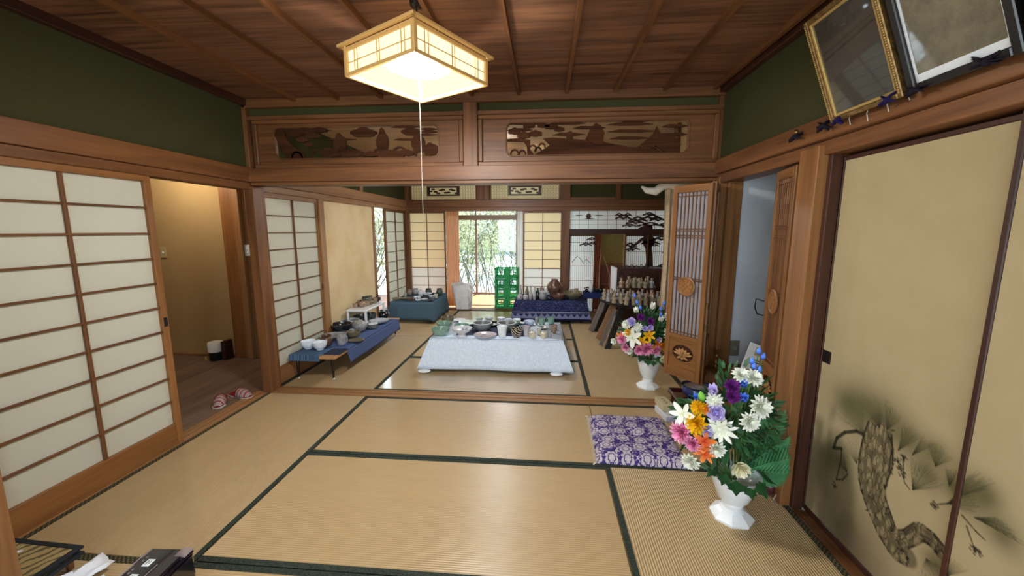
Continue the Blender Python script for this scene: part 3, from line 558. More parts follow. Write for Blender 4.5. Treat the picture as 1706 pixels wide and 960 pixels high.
def paint(ink):
    r = random.Random(5); dark = (.035, .035, .035); gr = (.19, .22, .13)
    for x, y, q in WS: ink.blob(x, y, q * 1.25, gr, .75)
    ink.blob(1.84, .25, .17, (.10, .07, .05), .6); ink.blob(1.72, .1, .2, (.10, .07, .05), .6); ink.blob(1.60, .05, .2, (.10, .07, .05), .5)
    for path, ww_ in ((TR, 1), (BR, 1)):
        for i in range(len(path) - 1):
            a, b = path[i], path[i + 1]; ink.seg(a, b, a[2] * 1.0, b[2] * 1.0, (.27, .262, .24), .8, .006)
        for i in range(len(path) - 1):
            a, b = path[i], path[i + 1]; dx, dy = b[0] - a[0], b[1] - a[1]; L = math.hypot(dx, dy); nx, ny = -dy / L, dx / L
            for sg in (-1, 1):
                ink.seg((a[0] + nx * a[2] * sg, a[1] + ny * a[2] * sg), (b[0] + nx * b[2] * sg, b[1] + ny * b[2] * sg), .004, .0035, dark, .9)
            for k in range(int(L * a[2] * 3600)):   # bark scales
                t_ = r.random(); o = r.uniform(-.85, .85) * a[2]; cx, cy = a[0] + dx * t_ + nx * o, a[1] + dy * t_ + ny * o
                rr = r.uniform(.008, .014); lt = r.choice([.62, .75, .5]); ink.seg((cx, cy - rr), (cx, cy + rr), rr * .7, rr * .5, (lt, lt * .98, lt * .92), .75, .005)
                pts = [(cx + math.cos(w) * rr * .95, cy + math.sin(w) * rr * 1.6) for w in [j * 1.05 for j in range(7)]]
                s0 = r.randrange(6)
                for j in range(3): ink.seg(pts[(s0 + j) % 6], pts[(s0 + j + 1) % 6], .0016, .0012, dark, .85)
            for k in range(6):
                o = r.uniform(-.9, .9); ink.seg((a[0] + nx * a[2] * o, a[1] + ny * a[2] * o), (b[0] + nx * b[2] * o * .9, b[1] + ny * b[2] * o * .9), .002, .001, dark, .6)
    for i in range(len(LB) - 1): ink.seg(LB[i], LB[i + 1], .008 if i < 5 else .004, .007 if i < 5 else .003, dark, .9)
    for k in range(40):
        i = r.randrange(len(TR) - 1); a = TR[i]; sg = r.choice((-1, 1)); x = a[0] + sg * a[2]; y = a[1] + r.uniform(-.03, .03); ink.seg((x, y), (x + sg * r.uniform(.0, .012), y + r.uniform(-.012, .012)), .004, .001, dark, .9)
    for fi, (c, a, b) in enumerate(FN):
        a0 = math.atan2(a[1] - c[1], a[0] - c[0]); b0 = math.atan2(b[1] - c[1], b[0] - c[0]); ra = math.hypot(a[0] - c[0], a[1] - c[1]); rb = math.hypot(b[0] - c[0], b[1] - c[1])
        if b0 - a0 > PI: b0 -= 2 * PI
        if a0 - b0 > PI: b0 += 2 * PI
        st = .8 if fi in (0, 1, 2, 3) else .5
        for k in range(30):
            t_ = k / 29 + r.uniform(-.02, .02); an = a0 + (b0 - a0) * t_; q = (ra + (rb - ra) * t_) * r.uniform(.8, 1.05)
            ink.seg(c, (c[0] + math.cos(an) * q, c[1] + math.sin(an) * q), .0011, .0004, (.07, .09, .055), st * r.uniform(.6, 1), .001)
    for x, y in CN:
        for k in range(14): an = r.random() * 6.3; q = r.random() * .016; ink.seg((x + math.cos(an) * q, y + math.sin(an) * q), (x + math.cos(an) * q + .004, y + math.sin(an) * q + .003), .003, .002, dark, .8)
    for a, b in TW: ink.seg(a, b, .003, .002, dark, .85)
def fusuma(label, y0, y1, x, pull=None):
    t = thing('sliding_panel', label, 'sliding door', (x, y0, .01)); H = 1.745
    for a in ((y0, .01, y0 + .02, H), (y1 - .02, .01, y1, H)): wb_('frame', 'dark', x - .004, a[0], a[1], x + .022, a[2], a[3], t)
    for a in ((.01, .04), (H - .02, H)): wb_('frame', 'dark', x - .004, y0 + .02, a[0], x + .022, y1 - .02, a[1], t)
    U = np.arange(y0 + .02, y1 - .019, .003); V = np.concatenate([np.arange(.04, .82, .003), np.linspace(.83, H - .02, 24)])
    ink = Ink(U, V); paint(ink); nu, nv = len(U), len(V); me = bpy.data.meshes.new('painted_cloth')
    co = np.stack([np.full(ink.U.shape, 0.0), ink.U - y0, ink.V - .01], -1).reshape(-1, 3)
    idx = np.arange(nu * nv).reshape(nv, nu); q = np.stack([idx[:-1, :-1], idx[1:, :-1], idx[1:, 1:], idx[:-1, 1:]], -1).reshape(-1, 4)
    me.vertices.add(len(co)); me.vertices.foreach_set('co', co.ravel()); me.loops.add(q.size); me.loops.foreach_set('vertex_index', q.ravel().astype(np.int32))
    me.polygons.add(len(q)); me.polygons.foreach_set('loop_start', np.arange(0, q.size, 4, dtype=np.int32)); me.update(calc_edges=True)
    ca = me.color_attributes.new('ink', 'FLOAT_COLOR', 'POINT'); ca.data.foreach_set('color', np.concatenate([ink.C.reshape(-1, 3), np.ones((nu * nv, 1))], 1).ravel())
    part('painted_cloth', me, FUSUMA, t, world=False)
    m = M(); m.box(x + .003, y0 + .01, .02, x + .018, y1 - .01, H - .01); part('backing', m, WD['palez'], t, 0)
    if pull:
        m = M(); m.bbox(x - .004, pull - .025, .795, x + .002, pull + .025, .855, .002); part('finger_pull', m, WD['blackz'], t, 0)
    return t
fusuma('tall beige sliding panel painted with an ink pine trunk next to the altar alcove', 1.235, 1.955, 1.335, 1.905)
fusuma('nearer beige sliding panel with pine needles at the right edge of the view', .33, 1.25, 1.305)

# ================================================================== ALTAR FOLDING DOORS
def leaf(name, parent, a, b, z0, z1, carved, faceflip=1):
    """one leaf from plan point a to b; local x along the leaf, carved side towards local -Y"""
    dx, dy = b[0] - a[0], b[1] - a[1]; L = math.hypot(dx, dy); ang = math.atan2(dy, dx); H = z1 - z0
    o = part(name, M(), None, parent, 0, False) if False else bpy.data.objects.new(name, None)
    COL.objects.link(o); o.parent = parent; o.location = Vector((a[0], a[1], z0)) - parent.location; o.rotation_euler = (0, 0, ang)
    def w_(nm, x0, y0, zz0, x1, y1, zz1, key='altar'):
        d = (x1 - x0, y1 - y0, zz1 - zz0); m = M(); m.bbox(x0, y0, zz0, x1, y1, zz1, min(.002, min(d) * .3)); return part(nm, m, WD[key + 'xyz'[d.index(max(d))]], o, 0, False)
    D = .014; st = .032
    w_('stile', 0, -D, 0, st, D, H); w_('stile', L - st, -D, 0, L, D, H); w_('rail', st, -D, H - .05, L - st, D, H); w_('rail', st, -D, 0, L - st, D, .075); w_('rail', st, -D, .29, L - st, D, .32)
    if not carved:
        w_('panel', st, -.004, .07, L - st, .006, H - .04); return o
    m = M(); m.box(st, .004, .32, L - st, .006, H - .05); part('backing_cloth', m, BACKC, o, 0, False)
    n = 8
    for k in range(1, n): x = st + (L - 2 * st) * k / n; w_('lattice_bar', x - .0028, -.008, .32, x + .0028, .003, H - .05, 'main')
    for z in (.32 + .02, H - .075, .72, .735, 1.02, 1.035, H - .30, H - .315): w_('cross_bar', st, -.009, z - .003, L - st, .002, z + .003, 'main')
    cx = L / 2; zc = 1.022 - z0
    m = M(); m.T = Tm(cx, -.008, zc, 0, PI / 2); m.lathe([(.0001, 0), (.066, 0), (.070, .004), (.070, .010), (.062, .014), (.056, .010), (.0001, .009)], 30); md = part('medallion', m, WD['altarz'], o, 40, False)
    for k in range(8):
        a_ = k * PI / 4; m = M(); m.T = Tm(cx, -.016, zc, 0, PI / 2) @ Matrix.Rotation(a_, 4, 'Z'); m.prism([(.012 if k % 2 else .02, -.009), (.045, -.014), (.052, 0), (.045, .014), (.012 if k % 2 else .02, .009)], 0, .005); part('carved_petal', m, WD['orangez'], o, 0, False)
    m = M(); m.T = Tm(cx, -.016, zc, 0, PI / 2); m.lathe([(.0001, 0), (.012, 0), (.012, .007), (.0001, .009)], 14); part('carved_boss', m, WD['orangez'], o, 40, False)
    # lotus panel
    m = M(); m.T = YW(.0) ; m.T = Matrix.Translation((0, -.002, 0)) @ YW(0); ell = [(cx + .085 * math.cos(a), .185 + .062 * math.sin(a)) for a in [2 * PI * i / 28 for i in range(28)]]
    holed2 = M(); holed(holed2, st, L - st, .075, .29, ell, -.006, .006); part('lotus_board', holed2, WD['altarx'], o, 0, False)
    m = M(); m.box(st, .008, .075, L - st, .010, .29); part('dark_backing', m, WD['darkx'], o, 0, False)
    for a_, L_, w2, oz in ((90, .060, .017, 0), (60, .062, .015, 0), (120, .062, .015, 0), (33, .072, .013, 0), (147, .072, .013, 0), (8, .080, .010, .008), (172, .080, .010, .008), (-28, .05, .010, 0), (208, .05, .010, 0), (270, .030, .016, 0)):
        m = M(); m.T = Matrix.Translation((cx, -.002, .165 + oz)) @ YW(0) @ Matrix.Rotation(math.radians(a_), 4, 'Z'); m.prism([(0, -.006), (L_ * .35, -w2), (L_ * .75, -w2 * .7), (L_, 0), (L_ * .75, w2 * .7), (L_ * .35, w2), (0, .006)], 0, .007 if abs(a_ - 90) < 40 else .005); part('lotus_petal', m, WD['tablex'], o, 0, False)
    return o
BACKC = simple('door_backing_cloth', '#8f8c92', .8, .1)
bl = thing('altar_folding_door', 'open folding altar door with lattice, round medallion and lotus panel standing out beside the vase', 'door', (1.26, 2.98, .33))
leaf('lattice_leaf', bl, (.925, 2.97), (1.098, 2.735), .345, 1.725, True); leaf('plain_leaf', bl, (1.105, 2.745), (1.235, 3.0), .33, 1.735, False)
for z in (.75, .9, 1.3):
    m = M(); m.tube([(1.105, 2.73, z - .02), (1.105, 2.73, z + .02)], .006, 8); part('hinge', m, simple('brass_old', '#6f5a33', .35, .5, .8), bl)
br_ = thing('altar_folding_door', 'folded back altar door seen edge on with a round medallion beside the sliding panel', 'door', (1.25, 2.12, .33))
leaf('lattice_leaf', br_, (1.318, 2.405), (1.255, 2.125), .345, 1.74, True); leaf('plain_leaf', br_, (1.345, 2.39), (1.285, 2.13), .345, 1.74, False)
BLK = simple('black_iron', '#141414', .45, .5, .6); BRASS = simple('brass', '#8a6d3b', .3, .5, .9)
m = M(); m.tube([(1.30, 2.405, 1.0), (1.265, 2.43, 1.01), (1.262, 2.43, .96), (1.275, 2.425, .92), (1.30, 2.405, .915)], .004, 6); part('pull_loop', m, BLK, br_)
# ================================================================== TABLES AND CLOTHS
def cloth(name, mat, label, x0, x1, y0, y1, z, drops, flare=.06, cat='tablecloth', amp=.008, n=16, wav=9, seed=1, hem=None):
    """draped cloth: top sheet plus four skirts (front, right, back, left drop lengths)"""
    r = random.Random(seed); m = M(); cx, cy = (x0 + x1) / 2, (y0 + y1) / 2
    per = []
    for i in range(n): per.append((x0 + (x1 - x0) * i / n, y0, 0, -1, 0))
    for i in range(n): per.append((x1, y0 + (y1 - y0) * i / n, 1, 0, 1))
    for i in range(n): per.append((x1 - (x1 - x0) * i / n, y1, 0, 1, 2))
    for i in range(n): per.append((x0, y1 - (y1 - y0) * i / n, -1, 0, 3))
    N = len(per); rings = []; K = 7
    ph = [r.random() * 6 for _ in range(4)]
    vs = []
    for k in range(K + 1):
        f = k / K
        for i, (x, y, nx, ny, sd) in enumerate(per):
            s = i % n; e = 1.0
            if s == 0:   # corner: outward diagonal
                p = per[i - 1]; nx, ny = (nx + p[2]), (ny + p[3]); d = (drops[sd] + drops[(sd - 1) % 4]) / 2; d = max(drops[sd], drops[(sd - 1) % 4]); e = 1.25
            else: d = drops[sd]
            w = amp * f * (math.sin(i * wav / n * 2 + ph[sd]) + .5 * math.sin(i * wav * 2.3 / n + ph[sd]))
            o = .006 + flare * f * d / .3 * e + w; vs.append((x + nx * o - cx, y + ny * o - cy, z + .004 - d * f - (.004 if k == 0 else 0)))
    fs = [(k * N + i, k * N + (i + 1) % N, (k + 1) * N + (i + 1) % N, (k + 1) * N + i) for k in range(K) for i in range(N)]
    fs = [f[::-1] for f in fs]; m.add(vs, fs)
    # domed-free top
    m.add([(x - cx, y - cy, z) for x, y, *_ in per] + [(0, 0, z + .001)], [(i, (i + 1) % N, N) for i in range(N)])
    me = m.mesh(name, 60); o = link(name, me, mat); o.location = (cx, cy, 0)
    md = o.modifiers.new('thickness', 'SOLIDIFY'); md.thickness = .003; md.offset = 1
    return tag(o, label, cat)
def low_table(label, x0, x1, y0, y1, z, key='dark', leg=.045, inset=.06, hairpin=False, th=.025):
    t = thing('low_table', label, 'table', ((x0 + x1) / 2, (y0 + y1) / 2, 0)); wb_('tabletop', key, x0, y0, z - th, x1, y1, z, t, .004)
    for x in (x0 + inset, x1 - inset):
        for y in (y0 + inset, y1 - inset):
            if hairpin:
                m = M()
                for s in (-.022, .022): m.tube([(x, y + s, z - th), (x, y + s * .35, .012)], .0045, 6)
                m.lathe([(.001, 0)] + [(.009, 0), (.009, .012), (.001, .014)], 8) if False else None
                part('leg', m, BLK, t); m = M(); m.T = Tm(x, y, 0); m.lathe([(.009, 0), (.010, .006), (.004, .014)], 10); part('foot_cap', m, IVORY, t)
            else: wb_('leg', key, x - leg / 2, y - leg / 2, 0, x + leg / 2, y + leg / 2, z - th, t)
    return t
# A: centre table, white cloth with woven relief
t = NT('white_brocade'); n = t.noise(t.tc(), 60, 3, .5, 1.5); t.bump(n, .2, .001); WC = t.fin(t.ramp(n, [(.4, '#c8d5e7'), (.6, '#dae5f2')]), .6, .25)
low_table('low table under the white patterned cloth in the centre of the far room', -1.13, .19, 3.83, 4.56, .325)
cloth('white_cloth', WC, 'white patterned cloth draped over the centre low table', -1.145, .185, 3.815, 4.575, .330, (.30, .27, .2, .27), .085, n=22, wav=5, amp=.007)
m = M(); m.sphere((0, 0, .018), .05, 14, 8, .35, 1.3, 1); tmesh('table_foot_pad', m, WHITEP, 'white rounded pad under the right front leg of the cloth covered table', 'pad', (.13, 3.72, 0))
m = M(); m.sphere((0, 0, .018), .05, 14, 8, .35, 1.3, 1); tmesh('table_foot_pad', m, WHITEP, 'white rounded pad under the left front leg of the cloth covered table', 'pad', (-1.19, 3.70, 0))
NAVY = simple('dark_runner_cloth', '#2a3040', .8, .1, var='#3a4254', vs=80)
m = M(); m.bbox(-.36, -.28, 0, .36, .28, .003, .001); tmesh('table_runner', m, NAVY, 'dark slate placemat under the grey bowls of the white table', 'placemat', (-.55, 4.2, .3335))
# B
t = low_table('long low wooden table with black hairpin legs along the left shoji', -2.40, -1.95, 3.40, 5.08, .235, 'table', inset=.05, hairpin=True)
BLUEC = simple('slate_blue_cloth', '#47557c', .85, .15, var='#54638c', vs=120)
cloth('blue_cloth', BLUEC, 'slate blue cloth hanging over the front of the long left table', -2.385, -1.94, 3.66, 4.98, .238, (.0, .14, .0, .0), .03, n=16, amp=.004, wav=3)
t = NT('indigo_mat_cloth'); w = t.wave(t.mapp(), 22, .5, 1, 'X'); INDM = t.fin(t.ramp(w, [(.5, '#27405f'), (.9, '#6d89a6')]), .85, .15)
m = M(); m.bbox(-.15, -.13, 0, .15, .14, .006, .002); m.bbox(-.15, -.136, -.05, .15, -.13, .004, .002); tmesh('indigo_mat', m, INDM, 'striped indigo mat hanging over the near end of the long left table', 'mat', (-2.255, 3.535, .239))
m = M(); m.bbox(-.12, -.09, 0, .12, .09, .004, .001); tmesh('dark_mat', m, NAVY, 'dark navy mat on the near right corner of the long left table', 'mat', (-2.06, 3.555, .2465 - .008))
WHC = simple('plain_white_cloth', '#dfe5ee', .7, .2)
m = M(); m.add([(-2.395, 4.05, .242), (-2.25, 4.35, .242), (-2.24, 5.06, .242), (-2.395, 5.06, .242), (-2.395, 4.3, .36)], [(0, 1, 2, 3), (0, 4, 1), (1, 4, 3), (1, 3, 2)][:1])
tmesh('white_cloth', (lambda q: (q.bbox(-.075, -.5, 0, .075, .5, .003, .001), q)[1])(M()), WHC, 'narrow white cloth laid along the shoji side of the long left table', 'cloth', (-2.315, 4.56, .2425))
# C white stand on top of B
st_ = thing('display_stand', 'small white stand with brown pots, standing on the far end of the long left table', 'stand', (-2.26, 4.78, .246))
m = M(); m.bbox(-2.385, 4.48, .435, -2.135, 5.06, .46, .006); part('shelf_top', m, WHITEP, st_)
for x, y in ((-2.37, 4.5), (-2.15, 4.5), (-2.37, 5.04), (-2.15, 5.04)):
    m = M(); m.bbox(x - .012, y - .012, .246, x + .012, y + .012, .435, .003); part('leg', m, WHITEP, st_)
# D teal cloth
low_table('low table under the teal cloth in the back left corner', -2.33, -1.71, 5.76, 6.62, .325)
TEAL = simple('teal_cloth', '#415665', .85, .15, var='#4c6373', vs=90)
cloth('teal_cloth', TEAL, 'teal blue cloth draped to the floor over the back left table', -2.335, -1.70, 5.745, 6.64, .330, (.27, .30, .2, .05), .04, n=16, wav=10, amp=.010, seed=4)
# E indigo batik
t = NT('indigo_batik'); v = t.tc(); sx = t.n.new('ShaderNodeSeparateXYZ'); t.l.new(v, sx.inputs[0]); X, Y_, Z_ = sx.outputs
n = t.noise(v, 45, 2, .5, 2.5); lf = t.math('GREATER_THAN', n, .60)
tri = t.math('PINGPONG', X, .045); hz = t.math('SUBTRACT', Z_, .10)
trim = t.math('MULTIPLY', t.math('LESS_THAN', t.math('MULTIPLY', tri, 1.0), t.math('ADD', t.math('MULTIPLY', hz, .9), .0)), t.math('LESS_THAN', Z_, .145))
band = t.math('MULTIPLY', t.math('GREATER_THAN', Z_, .075), t.math('LESS_THAN', Z_, .150)); line = t.math('MULTIPLY', t.math('GREATER_THAN', Z_, .165), t.math('LESS_THAN', Z_, .172))
up = t.math('GREATER_THAN', Z_, .18); c = t.mix(t.math('MULTIPLY', lf, up), '#1a2044', '#5c6384'); c = t.mix(band, c, '#70779a'); c = t.mix(t.math('MULTIPLY', trim, band), c, '#1b2148'); c = t.mix(line, c, '#b9bdd2')
BATIK = t.fin(c, .8, .15)
low_table('low table under the indigo patterned cloth at the back right', -.44, .64, 5.98, 6.62, .325)
cloth('indigo_cloth', BATIK, 'indigo patterned cloth with a scalloped border on the back right table', -.445, .645, 5.965, 6.63, .330, (.29, .29, .25, .27), .06, n=20, wav=6, amp=.006, seed=6)
# F
low_table('small navy draped side table with thin black legs behind the indigo table', .67, 1.03, 6.42, 6.68, .39, 'black', leg=.02, inset=.03)
NV2 = simple('navy_cloth', '#232c55', .85, .1)
cloth('navy_cloth', NV2, 'plain navy cloth with a short drop on the small side table', .665, 1.035, 6.415, 6.685, .393, (.09, .08, .08, .08), .01, n=8, amp=.002)
# ================================================================== POTTERY
def prof(kind, r, h):
    t = max(.0035, r * .07)
    if kind == 'bowl':
        o = [(r * .46, 0), (r * .5, 0), (r * .5, h * .10), (r * .8, h * .28), (r * .955, h * .62), (r, h)]; i = [(r - t, h), (r * .89, h * .6), (r * .66, h * .27), (.0005, h * .18)]
        return o + i
    if kind == 'footbowl': return [(r * .5, 0), (r * .46, h * .1), (r * .3, h * .28), (r * .6, h * .5), (r * .93, h * .8), (r, h), (r - t, h), (r * .85, h * .8), (r * .5, h * .58), (.0005, h * .5)]
    if kind == 'plate': return [(r * .55, 0), (r * .6, 0), (r * .85, h * .5), (r, h), (r - t, h), (r * .78, h * .55), (r * .5, h * .35), (.0005, h * .33)]
    if kind in ('cup', 'mug'): 
        o = .70 if kind == 'cup' else .88
        return [(r * o * .8, 0), (r * o, h * .06), (r * (o + .1), h * .5), (r, h), (r - t, h), (r * (o - .02), h * .4), (.0005, h * .15)]
    if kind == 'jar': return [(r * .6, 0), (r * .82, h * .12), (r * .98, h * .45), (r * .9, h * .7), (r * .72, h * .84), (r * .78, h * .95), (r * .85, h), (r * .76, h), (r * .64, h * .85), (r * .8, h * .5), (.0005, h * .1)]
    if kind == 'lidpot': return [(r * .7, 0), (r * .9, h * .06), (r * .97, h * .3), (r * .95, h * .56), (r * .84, h * .60), (.0005, h * .58)]
    if kind == 'teapot': return [(r * .45, 0), (r * .75, h * .1), (r, h * .42), (r * .85, h * .72), (r * .45, h * .86), (r * .4, h * .87), (.0005, h * .86)]
    if kind == 'vase': return [(r * .6, 0), (r * .9, h * .12), (r, h * .4), (r * .72, h * .66), (r * .38, h * .82), (r * .4, h * .93), (r * .55, h), (r * .42, h), (r * .28, h * .86), (.0005, h * .8)]
    if kind == 'ball': return [(r * .4, 0), (r * .8, h * .14), (r, h * .48), (r * .82, h * .82), (r * .4, h * .96), (r * .42, h), (r * .3, h), (.0005, h * .85)]
    if kind == 'bigjar': return [(r * .42, 0), (r * .6, h * .12), (r * .9, h * .4), (r, h * .58), (r * .82, h * .75), (r * .45, h * .9), (r * .42, h * .95), (r * .48, h), (r * .38, h), (r * .36, h * .9), (.0005, h * .7)]
CATS = dict(bowl='bowl', footbowl='bowl', plate='plate', cup='cup', mug='mug', jar='pot', lidpot='lidded pot', teapot='teapot', vase='vase', ball='pot', bigjar='jar')
NMS = dict(bowl='bowl', footbowl='footed_bowl', plate='plate', cup='cup', mug='mug', jar='pot', lidpot='lidded_pot', teapot='teapot', vase='vase', ball='round_pot', bigjar='storage_jar')
GRP = dict(A='pottery on the white centre table', B='pottery on the long left table', C='pots on the small white stand', D='pottery on the teal table', E='pottery on the indigo table', F='pots on the navy side table')
def pot(tb, kind, mt, x, y, z, r, h, label):
    h *= 1.1; r *= SCL.get(tb, 1.08)
    ang = R_.random() * 6.28 if kind not in ('mug', 'teapot') else (-.2 if tb == 'B' else 2.9)
    m = M(); m.lathe(prof(kind, r, h), 24)
    if kind in ('bowl', 'plate', 'cup') and R_.random() < .0: pass
    o = part(NMS[kind], m, G[mt], None, 50); o.location = (x, y, z + .001); o.rotation_euler = (0, 0, 0 if mt == 'striped' else ang); tag(o, label, CATS[kind], GRP[tb])
    def rimring(rr, hh, mat, th=.0028): q = M(); q.tube([(rr * math.cos(a * PI / 14), rr * math.sin(a * PI / 14), hh) for a in range(28)], th, 5, True); part('rim', q, mat, o, 60, False)
    if mt == 'greyw': rimring(r * .97, h, WHITEP, .004)
    if mt == 'bluerim': rimring(r * .97, h, G['blue'], .004)
    if mt == 'blackw' and kind in ('bowl', 'plate'): rimring(r * .97, h, WHITEP, .005)
    if mt == 'blackw' and kind == 'plate': q = M(); q.lathe([(r * .45, h * .36), (r * .4, h * .55), (.0005, h * .6)], 16); part('dark_centre', q, G['black'], o, 60, False)
    if mt == 'floral':
        for k in range(9): a = k * 2.4; d = .3 * r * (k / 9) ** .5 + .0; q = M(); q.T = Tm(.25 * r + d * math.cos(a), .3 * r + d * math.sin(a), h * .58 + .12 * h * (k > 4) + .004, 0, -.25); q.prism([(.011 * math.cos(j), .011 * math.sin(j)) for j in range(6)], 0, .002); part('painted_petal', q, G['blue'], o, 0, False)
    if mt == 'pinkish' and kind == 'plate':
        for k in range(3): q = M(); q.T = Tm((k - 1) * .035, .03, h * .37, .9 + k * .4); q.box(-.016, -.003, 0, .016, .003, .0015); part('brush_stroke', q, G['black'], o, 0, False)
    if mt == 'bluewhite': rimring(r * .96, h, G['bluewhite'], .003)
    if kind == 'mug': q = M(); q.tube([(r * .9 + r * .55 * math.sin(a), 0, h * .5 + h * .3 * math.cos(a)) for a in [PI * k / 8 for k in range(9)]], max(.003, r * .1), 6); part('handle', q, G[mt], o, 60, False)
    if kind == 'lidpot':
        q = M(); q.lathe([(r * .90, h * .60), (r * .98, h * .63), (r * .95, h * .66), (r * .55, h * .76), (r * .14, h * .80), (r * .12, h * .88), (r * .24, h * .93), (r * .14, h), (.0005, h)], 20); part('lid', q, G['whiteg' if mt == 'blackw' else mt], o, 50, False)
        if mt == 'cream':
            for sg in (-1, 1): q = M(); q.tube([(sg * r * .95, -.006, h * .5), (sg * r * 1.2, 0, h * .52), (sg * r * .95, .006, h * .5)], .003, 5); part('handle', q, G[mt], o, 60, False)
    if kind == 'teapot':
        q = M(); q.tube([(r * .8, 0, h * .35), (r * 1.15, 0, h * .5), (r * 1.4, 0, h * .78)], [r * .2, r * .13, r * .08], 7); part('spout', q, G[mt], o, 60, False)
        q = M(); q.lathe([(r * .5, h * .85), (r * .35, h * .93), (r * .1, h * .96), (r * .1, h), (.0005, h * 1.01)], 16); part('lid', q, G[mt], o, 50, False)
        q = M(); q.tube([(-r * .8 - r * .5 * math.sin(a), 0, h * .5 + h * .28 * math.cos(a)) for a in [PI * k / 8 for k in range(9)]], r * .09, 6); part('handle', q, G[mt], o, 60, False)
    return o
